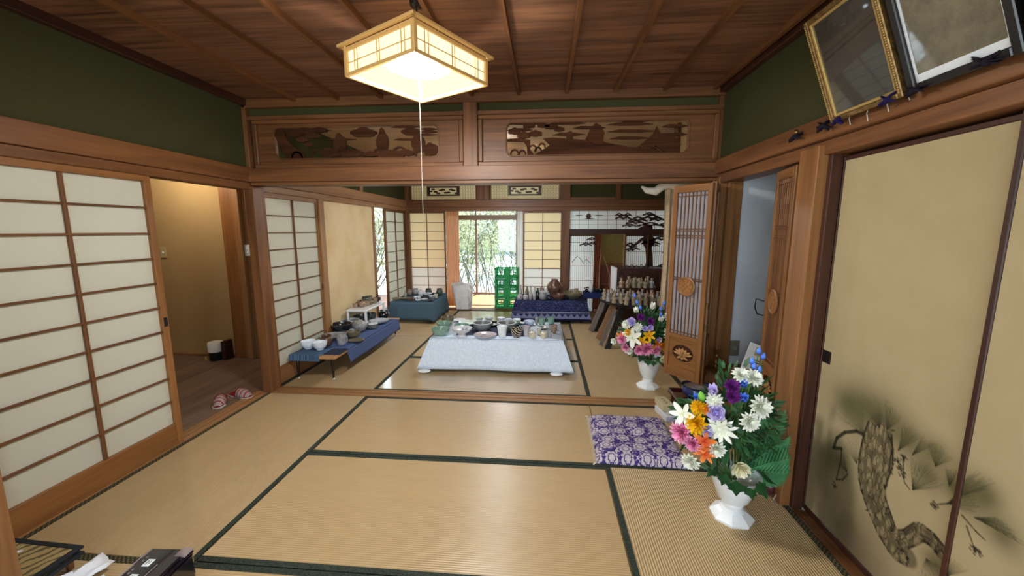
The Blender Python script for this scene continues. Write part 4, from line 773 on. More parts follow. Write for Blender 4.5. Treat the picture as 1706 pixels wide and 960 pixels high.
POTS = [
('A', 'bowl', 'celadon', -1.063, 3.888, 0.337, 0.091, 0.068, 'celadon green bowl at the front left corner of the white cloth table'),
('A', 'bowl', 'celadon', -1.1, 4.18, 0.337, 0.084, 0.06, 'celadon bowl directly behind the front left green bowl'),
('A', 'bowl', 'olive', -1.119, 4.422, 0.337, 0.075, 0.071, 'brown olive bowl at the back left corner of the white cloth table'),
('A', 'footbowl', 'floral', -0.834, 3.865, 0.337, 0.102, 0.08, 'white footed bowl painted with a dark blue flower cluster'),
('A', 'bowl', 'celadon', -0.895, 4.146, 0.337, 0.086, 0.046, 'shallow celadon bowl behind the blue flower bowl'),
('A', 'plate', 'pale', -0.862, 4.372, 0.337, 0.115, 0.028, 'large pale celadon plate in the middle left of the white table'),
('A', 'plate', 'whiteg', -0.996, 4.514, 0.337, 0.076, 0.021, 'pale oval plate near the back left of the white table'),
('A', 'bowl', 'greyw', -0.664, 4.119, 0.337, 0.101, 0.078, 'large grey bowl with white rim in the table centre'),
('A', 'plate', 'pinkish', -0.593, 3.86, 0.337, 0.113, 0.025, 'pinkish grey plate with dark strokes at the front edge'),
('A', 'plate', 'black', -0.604, 4.369, 0.337, 0.112, 0.021, 'dark charcoal plate behind the two grey bowls'),
('A', 'bowl', 'greyw', -0.404, 4.166, 0.337, 0.102, 0.072, 'speckled grey bowl with white rim right of the centre bowl'),
('A', 'cup', 'whitegl', -0.419, 3.86, 0.337, 0.053, 0.104, 'tall white cup with flared rim at the front edge'),
('A', 'cup', 'pale', -0.763, 4.501, 0.337, 0.045, 0.05, 'pale green small cup, leftmost in the back row of cups'),
('A', 'cup', 'whiteg', -0.646, 4.527, 0.337, 0.048, 0.049, 'pale grey small cup, second from left in the back row'),
('A', 'cup', 'whitegl', -0.497, 4.49, 0.337, 0.044, 0.056, 'white small cup, third from left in the back row'),
('A', 'cup', 'lilac', -0.412, 4.46, 0.337, 0.044, 0.049, 'lilac white small cup with fine pattern in the back row'),
('A', 'cup', 'whitegl', -0.319, 4.486, 0.337, 0.051, 0.042, 'wide white small cup, rightmost of the back row'),
('A', 'bowl', 'celadon', -0.326, 4.372, 0.337, 0.06, 0.041, 'small celadon bowl in front of the white back cups'),
('A', 'bowl', 'striped', -0.276, 3.874, 0.337, 0.059, 0.086, 'black bowl with diagonal cream stripes at the front edge'),
('A', 'bowl', 'bluerim', -0.204, 4.143, 0.337, 0.063, 0.046, 'grey bowl with blue rim behind the pink cup'),
('A', 'cup', 'pinkish', -0.178, 3.918, 0.337, 0.033, 0.092, 'tall pinkish grey cup beside the striped black bowl'),
('A', 'bowl', 'bluewhite', -0.163, 4.416, 0.337, 0.06, 0.041, 'white bowl with pale blue pattern at the back right'),
('A', 'lidpot', 'cream', -0.112, 3.86, 0.337, 0.038, 0.079, 'larger cream lidded pot at the front right'),
('A', 'lidpot', 'cream', -0.0, 3.86, 0.337, 0.035, 0.073, 'smaller cream lidded pot, right of the larger one'),
('A', 'cup', 'cream', -0.048, 3.995, 0.337, 0.024, 0.056, 'cream small cup between the two lidded pots'),
('A', 'cup', 'greyst', 0.057, 3.889, 0.337, 0.024, 0.073, 'grey stoneware cup right of the smaller lidded pot'),
('A', 'plate', 'blackw', -0.005, 4.235, 0.337, 0.055, 0.02, 'white plate with a black centre at the right side'),
('A', 'cup', 'brownp', 0.11, 4.082, 0.337, 0.028, 0.064, 'light brown cup nearest the right table edge'),
('A', 'cup', 'greyst', 0.073, 4.179, 0.337, 0.025, 0.052, 'grey small cup behind the light brown cup'),
('A', 'cup', 'pinkbr', 0.126, 4.235, 0.337, 0.026, 0.046, 'pinkish brown small cup at the right table edge'),
('A', 'mug', 'celadon', -0.024, 4.419, 0.337, 0.037, 0.069, 'celadon mug, left of the two at the back right corner'),
('A', 'mug', 'celadon', 0.084, 4.48, 0.337, 0.037, 0.07, 'celadon mug, right of the two at the back right corner'),
('A', 'cup', 'greyst', -0.082, 4.423, 0.337, 0.02, 0.076, 'narrow grey cup left of the celadon mugs'),
('B', 'bowl', 'whitegl', -2.346, 3.597, 0.25, 0.064, 0.072, 'white porcelain bowl on the blue mat, left of two'),
('B', 'bowl', 'whitegl', -2.229, 3.584, 0.25, 0.062, 0.071, 'white porcelain bowl on the blue mat, right of two'),
('B', 'jar', 'rust', -2.205, 3.71, 0.25, 0.059, 0.098, 'brown and black wide mouthed jar beside the white bowls'),
('B', 'mug', 'greyst', -2.066, 3.759, 0.25, 0.045, 0.111, 'grey marbled mug on the blue cloth front edge'),
('B', 'plate', 'greyst', -2.293, 4.0, 0.25, 0.127, 0.033, 'large grey plate behind the brown jar'),
('B', 'plate', 'pale', -2.336, 3.824, 0.25, 0.068, 0.025, 'pale green plate behind the white bowls by the shoji'),
('B', 'bowl', 'olive', -2.069, 4.008, 0.25, 0.07, 0.065, 'olive brown bowl in front of the grey teapot'),
('B', 'plate', 'olive', -1.973, 3.915, 0.25, 0.075, 0.013, 'flat olive saucer plate in front of the grey teapot'),
('B', 'bowl', 'black', -2.331, 4.221, 0.25, 0.114, 0.09, 'large black bowl near the shoji with a glossy rim'),
('B', 'bowl', 'greyw', -2.33, 4.45, 0.25, 0.098, 0.08, 'pale grey bowl behind the large black bowl'),
('B', 'teapot', 'greyst', -2.168, 4.289, 0.25, 0.075, 0.126, 'round grey teapot in the middle of the blue cloth'),
('B', 'bowl', 'darkgreen', -2.3, 4.694, 0.25, 0.085, 0.091, 'dark green bowl, left of the pair at the back'),
('B', 'bowl', 'darkgreen', -2.252, 4.828, 0.25, 0.068, 0.086, 'dark grey green bowl, right of the pair at the back'),
('B', 'plate', 'whiteg', -2.089, 4.724, 0.25, 0.115, 0.031, 'wide pale plate on the far half of the blue cloth'),
('B', 'lidpot', 'blackw', -2.065, 4.465, 0.25, 0.07, 0.072, 'black and white lidded dish near the cloth edge'),
('B', 'jar', 'black', -2.137, 5.0, 0.25, 0.074, 0.089, 'black cylinder jar with a pale rim at the far end'),
('C', 'cup', 'brownp', -2.34, 4.639, 0.461, 0.033, 0.045, 'small brown cup at the near end of the white stand'),
('C', 'cup', 'rust', -2.352, 4.696, 0.461, 0.029, 0.045, 'small rust cup second on the white stand'),
('C', 'teapot', 'brownp', -2.288, 4.692, 0.461, 0.04, 0.068, 'small light brown teapot on the white stand'),
('C', 'cup', 'rust', -2.333, 4.906, 0.461, 0.039, 0.056, 'dark rust cup behind the small brown teapot'),
('C', 'cup', 'brownp', -2.25, 4.748, 0.461, 0.033, 0.053, 'light brown cup in the middle of the white stand'),
('C', 'jar', 'olive', -2.36, 5.07, 0.461, 0.051, 0.073, 'olive jar behind the light brown cups'),
('C', 'teapot', 'olive', -2.247, 4.865, 0.461, 0.042, 0.063, 'small olive teapot in the middle of the white stand'),
('C', 'cup', 'brownp', -2.234, 4.967, 0.461, 0.035, 0.064, 'light brown cup near the far end of the white stand'),
('C', 'jar', 'darkgreen', -2.366, 4.979, 0.461, 0.047, 0.081, 'dark jar near the far end of the white stand'),
('C', 'bowl', 'black', -2.278, 5.03, 0.461, 0.047, 0.056, 'dark bowl at the far end of the white stand'),
('D', 'vase', 'greyst', -2.223, 6.07, 0.34, 0.023, 0.097, 'slim grey cylinder vase on the teal cloth'),
('D', 'jar', 'pinkbr', -2.236, 6.309, 0.34, 0.039, 0.09, 'pinkish brown jar behind the slim grey vase'),
('D', 'jar', 'greyst', -2.156, 6.381, 0.34, 0.049, 0.091, 'grey jar with dark marks at the back of the teal table'),
('D', 'teapot', 'whiteg', -1.995, 6.153, 0.34, 0.043, 0.117, 'pale grey ewer with thin handle on the teal cloth'),
('D', 'bowl', 'blackw', -1.861, 6.059, 0.34, 0.065, 0.067, 'black bowl with white rim on the teal cloth'),
('D', 'jar', 'darkgreen', -1.958, 6.462, 0.34, 0.054, 0.082, 'dark square mouthed pot against the far shoji'),
('D', 'jar', 'darkgreen', -1.738, 6.356, 0.34, 0.053, 0.1, 'dark pot at the back right corner of the teal table'),
('D', 'bowl', 'black', -1.784, 6.229, 0.34, 0.043, 0.049, 'small black bowl left of the back right pot'),
('D', 'plate', 'olive', -2.209, 5.78, 0.34, 0.067, 0.028, 'olive plate at the front left of the teal table'),
('D', 'bowl', 'olive', -2.329, 5.781, 0.34, 0.063, 0.037, 'shallow brown dish at the far left of the teal table'),
('D', 'bowl', 'rust', -2.074, 5.78, 0.34, 0.062, 0.037, 'shallow rust dish in the front row of the teal table'),
('D', 'plate', 'whitegl', -1.922, 5.78, 0.34, 0.04, 0.014, 'small white saucer at the front edge of the teal table'),
('D', 'cup', 'whitegl', -1.999, 5.871, 0.34, 0.027, 0.047, 'small white cup left of centre on the teal cloth'),
('D', 'cup', 'whiteg', -1.927, 5.842, 0.34, 0.027, 0.055, 'small pale cup in the centre of the teal cloth'),
('D', 'plate', 'whiteg', -1.836, 5.78, 0.34, 0.053, 0.018, 'pale plate right of centre on the teal cloth'),
('D', 'plate', 'black', -1.729, 5.781, 0.34, 0.062, 0.014, 'flat black dish at the front edge of the teal table'),
('D', 'bowl', 'greyw', -1.754, 5.95, 0.34, 0.041, 0.047, 'small grey bowl toward the right of the teal cloth'),
('D', 'cup', 'cream', -1.72, 6.06, 0.34, 0.033, 0.057, 'small cream cup in front of the back right pot'),
('E', 'lidpot', 'greyst', -0.375, 6.02, 0.34, 0.041, 0.103, 'grey lidded pot, leftmost on the indigo patterned cloth'),
('E', 'lidpot', 'greyst', -0.286, 6.02, 0.34, 0.041, 0.093, 'grey lidded pot, second from left on the indigo cloth'),
('E', 'vase', 'greyst', -0.381, 6.339, 0.34, 0.024, 0.167, 'tall grey bottle behind the leftmost lidded pot'),
('E', 'vase', 'olive', -0.281, 6.408, 0.34, 0.029, 0.139, 'olive bottle behind the second lidded pot'),
('E', 'vase', 'greyst', -0.206, 6.02, 0.34, 0.027, 0.187, 'tall pale streaked vase, left of two at the front'),
('E', 'vase', 'greyst', -0.15, 6.02, 0.34, 0.027, 0.177, 'tall pale streaked vase, right of two at the front'),
('E', 'vase', 'black', -0.097, 6.088, 0.34, 0.041, 0.16, 'black oval vase beside the streaked pair'),
('E', 'ball', 'greyw', -0.021, 6.02, 0.34, 0.059, 0.121, 'round speckled grey pot in the middle of the indigo cloth'),
('E', 'jar', 'pinkbr', -0.034, 6.495, 0.34, 0.044, 0.11, 'brown jar behind the round speckled pot'),
('E', 'vase', 'whiteg', 0.045, 6.496, 0.34, 0.029, 0.13, 'pale small bottle beside the big brown jar'),
('E', 'bigjar', 'rust', 0.182, 6.339, 0.34, 0.119, 0.264, 'big brown wide shouldered jar, tallest on the indigo table'),
('E', 'cup', 'whitegl', 0.138, 6.481, 0.34, 0.041, 0.079, 'white cup in front of the big brown jar'),
('E', 'bowl', 'rust', 0.213, 6.128, 0.34, 0.11, 0.076, 'wide rust brown bowl in front of the big jar'),
('E', 'ball', 'black', 0.108, 6.047, 0.34, 0.027, 0.047, 'small black pot by the edge of the rust bowl'),
('E', 'vase', 'rust', 0.319, 6.341, 0.34, 0.028, 0.136, 'dark rust bottle right of the big jar'),
('E', 'bowl', 'olive', 0.431, 6.222, 0.34, 0.139, 0.096, 'wide olive basket shaped bowl at the right of the indigo table'),
('E', 'cup', 'cream', 0.454, 6.535, 0.34, 0.044, 0.09, 'cream cup standing behind the olive bowl'),
('E', 'cup', 'brownp', 0.538, 6.6, 0.34, 0.034, 0.091, 'light brown cup at the right end of the indigo table'),
('F', 'vase', 'whiteg', 0.745, 6.5, 0.4, 0.034, 0.169, 'pale bottle vase on the small navy table'),
('F', 'ball', 'black', 0.70, 6.5, 0.4, 0.029, 0.05, 'small black pot left of the pale bottle on the navy table'),
('F', 'bowl', 'black', 0.825, 6.5, 0.4, 0.043, 0.05, 'small black bowl right of the pale bottle on the navy table'),
('F', 'ball', 'black', 0.91, 6.506, 0.4, 0.034, 0.059, 'round black pot at the right end of the navy table'),
]
LIM = dict(A=(-1.12, .15, 3.86, 4.52), B=(-2.33, -1.98, 3.58, 5.0), C=(-2.34, -2.17, 4.52, 5.02), D=(-2.27, -1.74, 5.80, 6.55), E=(-.40, .58, 6.02, 6.58), F=(.70, 1.0, 6.46, 6.62))
POTS = [list(p) for p in POTS]
SCL = {'A': 1.03, 'C': 1.1}
for _ in range(400):   # settle the pots so that none touch
    for i, a in enumerate(POTS):
        for b in POTS[i + 1:]:
            if a[0] != b[0]: continue
            k = SCL.get(a[0], 1.08); need = (a[6] + b[6]) * k + .002; dx, dy = b[3] - a[3], b[4] - a[4]; d = math.hypot(dx, dy) + 1e-6
            if d < need:
                p = (need - d) * .3 / d; a[3] -= dx * p * .7; a[4] -= dy * p; b[3] += dx * p * .7; b[4] += dy * p
                for o in (a, b): L = LIM[o[0]]; o[3] = min(max(o[3], L[0]), L[1]); o[4] = min(max(o[4], L[2]), L[3])
for P_ in POTS: pot(*P_)
# ================================================================== ROUND DARK TABLE WITH CLAY FIGURINES
GX, GY, GZ = 1.27, 5.12, .535
g = thing('round_table', 'round black wooden table on splayed legs beside the far bouquet', 'table', (GX, GY, 0))
m = M(); m.T = Tm(GX, GY, 0); m.lathe([(.50, GZ - .045), (.535, GZ - .035), (.54, GZ - .008), (.53, GZ), (.0005, GZ)], 40); m.T = m.T; part('tabletop', m, WD['blackx'], g)
for k, (dx, dy) in enumerate(((-.50, -.46), (-.55, .38), (.05, -.5), (.35, .45))):
    m = M(); a = Vector((GX + dx * .62, GY + dy * .62, GZ - .04)); b = Vector((GX + dx, GY + dy, .0)); w = .034
    m.add([tuple(p + Vector(q)) for p, s_ in ((b, 1), (a, 1.15)) for q in ((-w, -w * .6, 0), (w, -w * .6, 0), (w, w * .6, 0), (-w, w * .6, 0))], [(3, 2, 1, 0), (4, 5, 6, 7), (0, 1, 5, 4), (1, 2, 6, 5), (2, 3, 7, 6), (3, 0, 4, 7)]); part('leg', m, WD['blackz'], g, 0)
def board(label, a, b, w, th, key, rot):
    a, b = Vector(a), Vector(b); L = (b - a).length; m = M(); r = random.Random(int(a.x * 977)); N = 10; P = []
    for i in range(N + 1): P.append((i / N * L, -w / 2 + r.uniform(-.006, .006)))
    for i in range(N, -1, -1): P.append((i / N * L, w / 2 + r.uniform(-.006, .006)))
    m.prism(P, -th / 2, th / 2); o = part('weathered_board', m, WD[key], None, 0); d = (b - a).normalized(); o.location = a
    o.rotation_mode = 'QUATERNION'; o.rotation_quaternion = d.to_track_quat('X', 'Z') @ Matrix.Rotation(rot, 3, 'X').to_quaternion(); tag(o, label, 'board'); return o
board('grey weathered board leaning under the left edge of the round black table', (.66, 5.42, .015), (.84, 5.5, .46), .07, .02, 'weathx', 1.2)
board('reddish carved plank leaning under the round black table, middle of the three', (.71, 5.0, .015), (.90, 5.08, .46), .09, .02, 'palex', 1.15)
board('grey plank with dark knots leaning against the near leg of the round black table', (.70, 4.745, .015), (.87, 4.80, .46), .05, .02, 'weathx', 1.15)
m = M(); m.bbox(-.23, -.12, 0, .23, .12, .13, .004); tmesh('riser_box', m, WD['darkx'], 'dark riser box under the back row of clay figurines', 'box', (1.22, 5.30, GZ))
def figurine(kind, body='clay', trim='brownp'):
    h = (.115, .14, .10)[kind]; o = bpy.data.objects.new('clay_figurine', None); COL.objects.link(o)
    m = M(); m.lathe([(.032, 0), (.034, .01), (.026, h * .4), (.020, h * .62), (.009, h * .68)], 9); part('robe', m, G[body], o, 60, False)
    m = M(); m.sphere((0, -.002, h * .78), h * .13, 9, 6, 1.1); part('head', m, G[body], o, 60, False)
    m = M()
    for sg in (-1, 1): m.tube([(sg * .019, 0, h * .6), (sg * .034, -.012, h * .42), (sg * .012, -.034, h * .42)], [.008, .0075, .006], 6)
    part('arms', m, G[body], o, 60, False)
    if kind == 0: m = M(); m.T = Tm(0, 0, 0, 0, -.12); m.lathe([(h * .15, h * .84), (h * .11, h * .93), (.003, h * 1.12)], 9); part('pointed_hat', m, G[trim], o, 60, False)
    if kind == 1:
        for k in range(7): a = k * .9; m = M(); m.sphere((h * .1 * math.cos(a), h * .1 * math.sin(a), h * .88), .008, 6, 4); part('hair_curl', m, G[trim], o, 60, False)
    if kind == 2: m = M(); m.tube([(-.012, 0, h * .9), (-.018, 0, h * 1.1)], [.006, .002], 5); m.tube([(.012, 0, h * .9), (.018, 0, h * 1.1)], [.006, .002], 5); part('ears', m, G['pinkbr'], o, 60, False)
    return o
protos = [figurine(k) for k in range(3)] + [figurine(0, 'brownp', 'rust'), figurine(1, 'greyst', 'brownp')]; used = [False] * 5; rg = random.Random(11); FK = ('with a pointed hat', 'with curled hair', 'with two small ears', 'darker with a brown hat', 'greyish with curled hair')
spots = []
for row, (y, z, x0, x1, n) in enumerate(((4.70, GZ, .98, 1.36, 6), (4.80, GZ, .86, 1.44, 9), (4.91, GZ, .80, 1.46, 10), (5.03, GZ, .78, 1.46, 10), (5.13, GZ, .78, .98, 3), (5.235, GZ + .13, 1.02, 1.40, 6), (5.33, GZ + .13, 1.05, 1.38, 5))):
    for i in range(n): spots.append((x0 + (x1 - x0) * i / max(1, n - 1) + rg.uniform(-.008, .008), y + rg.uniform(-.012, .012), z, row))
RN = ('front row', 'second row', 'third row', 'fourth row', 'left end', 'raised front row', 'raised back row')
for i, (x, y, z, row) in enumerate(spots):
    k = rg.choice((0, 1, 2, 3, 4, 0, 1)); o = protos[k] if not used[k] else copy_tree(protos[k]); used[k] = True
    o.location = (x, y, z + .0005); o.rotation_euler = (0, 0, rg.uniform(-.6, .6)); s = rg.uniform(.82, .92); o.scale = (s, s, s * rg.uniform(1.1, 1.3))
    j = sum(1 for q in spots[:i] if q[3] == row)
    tag(o, 'clay figurine %s, %s from left in the %s' % (FK[k], ('first', 'second', 'third', 'fourth', 'fifth', 'sixth', 'seventh', 'eighth', 'ninth', 'tenth')[j], RN[row]), 'figurine', 'clay figurines on the round black table')
# standing plates and the cabinet behind
def stand_plate(x, y, z, r, label):
    t = thing('display_plate', label, 'plate', (x, y, z)); m = M(); m.T = Tm(x, y, z + r, 0, PI / 2 - .15); m.lathe([(r * .5, -.008), (r * .85, -.002), (r, .012), (r * .97, .014), (r * .8, .003), (.0005, .001)], 28); part('dish', m, G['cream' if r > .09 else 'pinkbr'], t)
    m = M(); m.tube([(x - .03, y + .05, z), (x, y + .02, z + .03), (x + .03, y + .05, z)], .003, 5); part('wire_stand', m, BLK, t)
stand_plate(1.235, 5.47, GZ + .0, .115, 'larger pale plate standing upright behind the clay figurines'); stand_plate(1.43, 5.45, GZ + .0, .085, 'smaller brownish plate standing upright, right of the larger one')
cb = thing('low_cabinet', 'dark brown cabinet behind the upright plates near the pine lattice', 'cabinet', (1.4, 5.9, 0)); wb_('carcass', 'dark', 1.06, 5.80, 0, 1.75, 6.15, .86, cb)
for x0, x1 in ((1.09, 1.40), (1.42, 1.72)): wb_('door', 'dark', x0, 5.788, .05, x1, 5.80, .82, cb); 
m = M(); m.bbox(-.035, -.17, 0, .0, .17, .87, .003); tmesh('sunlit_side_board', m, WHITEP, 'white board standing for the sunlit left side of the dark cabinet', 'board', (1.055, 5.97, 0))  # white board added to paint sunlight on the cabinet's left side
m = M()
for k in range(5): m.tube([(-.16 + k * .07, 0, 0), (-.13 + k * .07, 0, .03 + .02 * (k % 2)), (-.09 + k * .07, 0, .005)], .006, 5)
tmesh('iron_ornament', m, BLK, 'black curling iron ornament on top of the dark cabinet', 'ornament', (1.35, 5.95, .866))
# ================================================================== PINE LATTICE SCREEN (far right opening)
ps = thing('pine_screen', 'backlit lattice screen with a dark wooden pine silhouette in the far right opening', 'screen', (1.25, 6.84, 0))
PBL = paper('screen_paper', '#f6fafc', .85)
wb_('middle_rail', 'dark', .42, 6.79, 1.345, 2.2, 6.87, 1.43, ps)
m = M(); m.box(.42, 6.862, 1.43, 2.2, 6.864, 1.735); part('paper_sheet', m, PBL, ps, 0)
m = M()
for x in np.arange(.58, 2.2, .157): m.box(x - .0025, 6.85, 1.43, x + .0025, 6.858, 1.735)
for z in (1.505, 1.58, 1.655): m.box(.42, 6.85, z - .0025, 2.2, 6.858, z + .0025)
part('transom_lattice', m, WD['kumix'], ps, 0, kind='stuff')
def lat_door(x0, x1):
    wb_('stile', 'kumi', x0, 6.83, 0, x0 + .018, 6.86, 1.345, ps); wb_('stile', 'kumi', x1 - .018, 6.83, 0, x1, 6.86, 1.345, ps); wb_('rail', 'kumi', x0, 6.83, 1.31, x1, 6.86, 1.345, ps)
    m = M(); m.box(x0 + .01, 6.856, .01, x1 - .01, 6.858, 1.32); part('paper_sheet', m, PBL, ps, 0); m = M(); n = int((x1 - x0) / .033)
    for k in range(1, n): x = x0 + (x1 - x0) * k / n; m.box(x - .0018, 6.845, .01, x + .0018, 6.850, 1.32)
    for z in (.3, .55, .8, 1.05, 1.2): m.box(x0 + .01, 6.844, z - .003, x1 - .01, 6.852, z + .003)
    part('door_lattice', m, WD['kumiz'], ps, 0, kind='stuff')
lat_door(.425, .86); lat_door(1.36, 2.2); wb_('stile', 'orange', 1.335, 6.80, 0, 1.36, 6.86, 1.345, ps); wb_('stile', 'kumi', 1.72, 6.80, 0, 1.74, 6.84, 1.345, ps)
def sil(name, poly, t1=.016): m = M(); m.T = YW(6.842); m.prism(poly, 0, t1); return part(name, m, WD['darkx'], ps, 0)
for cx, cz, rx, rz in ((1.31, 1.62, .13, .055), (1.24, 1.665, .07, .035), (1.38, 1.665, .07, .035), (1.55, 1.585, .15, .06), (1.52, 1.54, .16, .04), (1.78, 1.62, .17, .06), (1.73, 1.675, .10, .035), (1.88, 1.585, .13, .04), (1.42, 1.49, .12, .035), (1.76, 1.50, .2, .05), (1.98, 1.50, .11, .035), (2.04, 1.47, .08, .03),
        (.80, 1.26, .09, .035), (.70, 1.17, .10, .035), (.82, 1.19, .07, .03), (1.44, 1.155, .11, .05), (1.50, 1.10, .1, .03), (1.42, 1.08, .08, .03), (1.78, 1.20, .15, .045), (1.95, 1.27, .15, .05), (1.84, 1.16, .08, .025), (2.07, 1.05, .09, .045), (2.0, .80, .13, .05), (1.93, .74, .10, .03), (2.05, .66, .12, .05), (1.98, .58, .08, .03), (2.1, .5, .1, .05), (.78, .42, .09, .02)):
    for dx, dz, k in ((-.45, -.25, .62), (.45, -.3, .62), (0, .35, .6)):
        n = 7; X = [(-1 + 2 * i / n) for i in range(n + 1)]; up = [(cx + (dx + x * k) * rx, cz + (dz + .75 * (1 - abs(x) ** 1.3) * .8) * rz + (.006 if i % 2 else 0)) for i, x in enumerate(X)]
        sil('pine_cluster', up + [(cx + (dx + x * k * .96) * rx, cz + (dz - .35 + .6 * (1 - abs(x))) * rz - (.007 if i % 2 else 0)) for i, x in reversed(list(enumerate(X)))])
sil('pine_trunk', [(1.56, 1.44), (1.68, 1.5), (1.80, 1.46), (1.78, 1.34), (1.86, 1.25), (1.80, 1.12), (1.83, .9), (1.85, .6), (1.68, .6), (1.72, .9), (1.70, 1.1), (1.64, 1.2), (1.66, 1.32)])
sil('pine_branch', [(1.42, 1.10), (1.62, 1.28), (1.68, 1.31), (1.66, 1.25), (1.46, 1.09)]); sil('pine_branch', [(1.66, 1.25), (1.78, 1.20), (1.95, 1.24), (1.78, 1.17), (1.66, 1.2)])
sil('moon_disc', [(.735 + .042 * math.cos(a), 1.645 + .042 * math.sin(a)) for a in [2 * PI * k / 24 for k in range(24)]])
for x0, x1, z in ((.5, .66, 1.655), (.82, 1.0, 1.655), (.66, .84, 1.60)): sil('cloud_streak', streak(x0, x1, z, .012), .01)
m = M(); m.tube([(.47, 6.835, .86), (.56, 6.835, .97), (.60, 6.835, .94), (.68, 6.835, .84)], .005, 5); m.tube([(.69, 6.835, .88), (.71, 6.835, .92), (.79, 6.835, .85)], .005, 5); part('mountain_line', m, WD['darkx'], ps)
# items seen through the gap
RC = simple('red_brown_fabric', '#8d4733', .85, .1, var='#a25a42', vs=20)
m = M(); m.add([], []); P = [];
for k in range(13): P.append((.86 + k * .009, 6.95 + .012 * math.sin(k * 1.9)))
m.prism(P + [(x, y + .004) for x, y in reversed(P)], .02, 1.335); tmesh('red_curtain', m, RC, 'narrow brick red curtain strip left of the gap in the pine lattice', 'curtain', (0, 0, 0), smooth=60)
c2 = thing('side_cabinet', 'reddish brown low cabinet seen through the gap of the pine lattice', 'cabinet', (1.15, 7.3, 0)); woods('redw', '#5a2c1c', '#7d4229'); wb_('carcass', 'redw', .93, 7.15, 0, 1.45, 7.5, .78, c2); wb_('top_edge', 'main', .92, 7.13, .78, 1.46, 7.51, .80, c2); wb_('shelf_line', 'orange', .93, 7.14, .44, 1.45, 7.15, .46, c2)
m = M(); m.tube([(0, 0, 0), (.0, 0, .9), (.02, 0, 1.0)], .011, 7); tmesh('wooden_pole', m, WD['palez'], 'straight pale wooden pole standing in the lattice gap', 'pole', (.93, 6.72, 0), smooth=60)
m = M(); m.tube([(0, 0, 0), (.02, 0, .1), (.16, 0, .22), (.2, 0, .32), (.18, 0, .42), (.02, 0, .88)], .011, 7); tmesh('curved_stick', m, WD['palez'], 'curved pale wooden stick leaning in the lattice gap', 'stick', (.97, 6.7, .1), smooth=60)
m = M(); m.tube([(0, 0, 0), (0, 0, .55)], .010, 7); tmesh('short_pole', m, WD['orangez'], 'short orange brown pole beside the curved stick', 'pole', (1.10, 6.72, .1), smooth=60)
# ================================================================== CRATES, CURTAIN, WHITE COVERED CHAIR
CRM = paper('green_plastic', '#57bd80', .5)
LGR = simple('pale_green_sheet', '#b8e6c6', .4)
def crate(z, lab):
    t = thing('plastic_crate', lab, 'crate', (-.68, 7.12, z), 0, 'green crates stacked by the verandah'); W, D, H = .21, .15, .182
    def p_(nm, *b, mat=CRM): m = M(); m.bbox(*b, .002); part(nm, m, mat, t, 0, False)
    p_('base', -W, -D, 0, W, D, .012)
    for sx in (-1, 1):
        for sy in (-1, 1): a = (W - .03) * sx; p_('corner_post', min(a, W * sx), min((D - .03) * sy, D * sy), .012, max(a, W * sx), max((D - .03) * sy, D * sy), H - .022)
    for sy in (-1, 1):
        y0, y1 = sorted(((D - .012) * sy, D * sy)); p_('top_rim', -W - .004, min(y0, y1), H - .024, W + .004, max(y0, y1), H - .002); p_('lower_band', -W, y0, .012, W, y1, .035)
        p_('centre_panel', -.055, y0, .035, .055, y1, H - .024); p_('side_grid', -W + .03, y0, .1, -.055, y1, .112); p_('side_grid', .055, y0, .1, W - .03, y1, .112)
        for x in (-.135, -.095, .095, .135): p_('upright_rib', x - .004, y0, .035, x + .004, y1, H - .024)
    for sx in (-1, 1):
        x0, x1 = sorted(((W - .012) * sx, W * sx)); p_('top_rim', x0, -D, H - .024, x1, D, H - .002); p_('lower_band', x0, -D, .012, x1, D, .05); p_('centre_panel', x0, -.05, .05, x1, .05, H - .05)
    return t
for k, w in enumerate(('lowest', 'second from the floor', 'third from the floor', 'topmost')): crate(.002 + k * .184, 'green plastic crate, %s of the stack of four' % w)
ORC = paper('orange_curtain_cloth', '#ecc7a6', .5)
def drape(name, pts, z0, z1, amp, n, mat, label, gather=1.0):
    m = M(); vs = []; fs = []; K = 10
    for k in range(K + 1):
        f = k / K; z = z1 + (z0 - z1) * f
        for i in range(n + 1):
            u = i / n; a, b = Vector(pts[0]), Vector(pts[1]); p = a.lerp(b, .5 + (u - .5) * (gather + (1 - gather) * abs(2 * f - 1))); d = (b - a).normalized(); q = Vector((-d.y, d.x)) * amp * math.sin(u * n * 1.15 + .4 * math.sin(f * 3)); vs.append((p.x + q.x, p.y + q.y, z))
    for k in range(K):
        for i in range(n): a = k * (n + 1) + i; fs.append((a, a + n + 1, a + n + 2, a + 1))
    c = Vector(((pts[0][0] + pts[1][0]) / 2, (pts[0][1] + pts[1][1]) / 2, z0)); m.T = Matrix.Translation(-c); m.add(vs, fs); me = m.mesh(name, 180); o = link(name, me, mat); o.location = c
    md = o.modifiers.new('thickness', 'SOLIDIFY'); md.thickness = .003; return tag(o, label, 'curtain')
drape('orange_curtain', ((-1.78, 7.05), (-1.54, 7.05)), .02, 1.95, .018, 26, ORC, 'orange brown curtain hanging at the left side of the verandah window')
LACE = paper('white_lace_cloth', '#f0f0ee', .6)
drape('lace_curtain', ((-.50, 7.25), (-.38, 7.25)), .02, 1.9, .015, 14, LACE, 'narrow white lace curtain behind the stack of green crates')
BEI = simple('beige_drape_cloth', '#b8a284', .85, .1, var='#cdb899', vs=30)
drape('beige_drape', ((1.045, 3.62), (1.20, 3.66)), .28, 1.95, .022, 18, BEI, 'beige cloth drape hanging behind the altar folding door', .75)
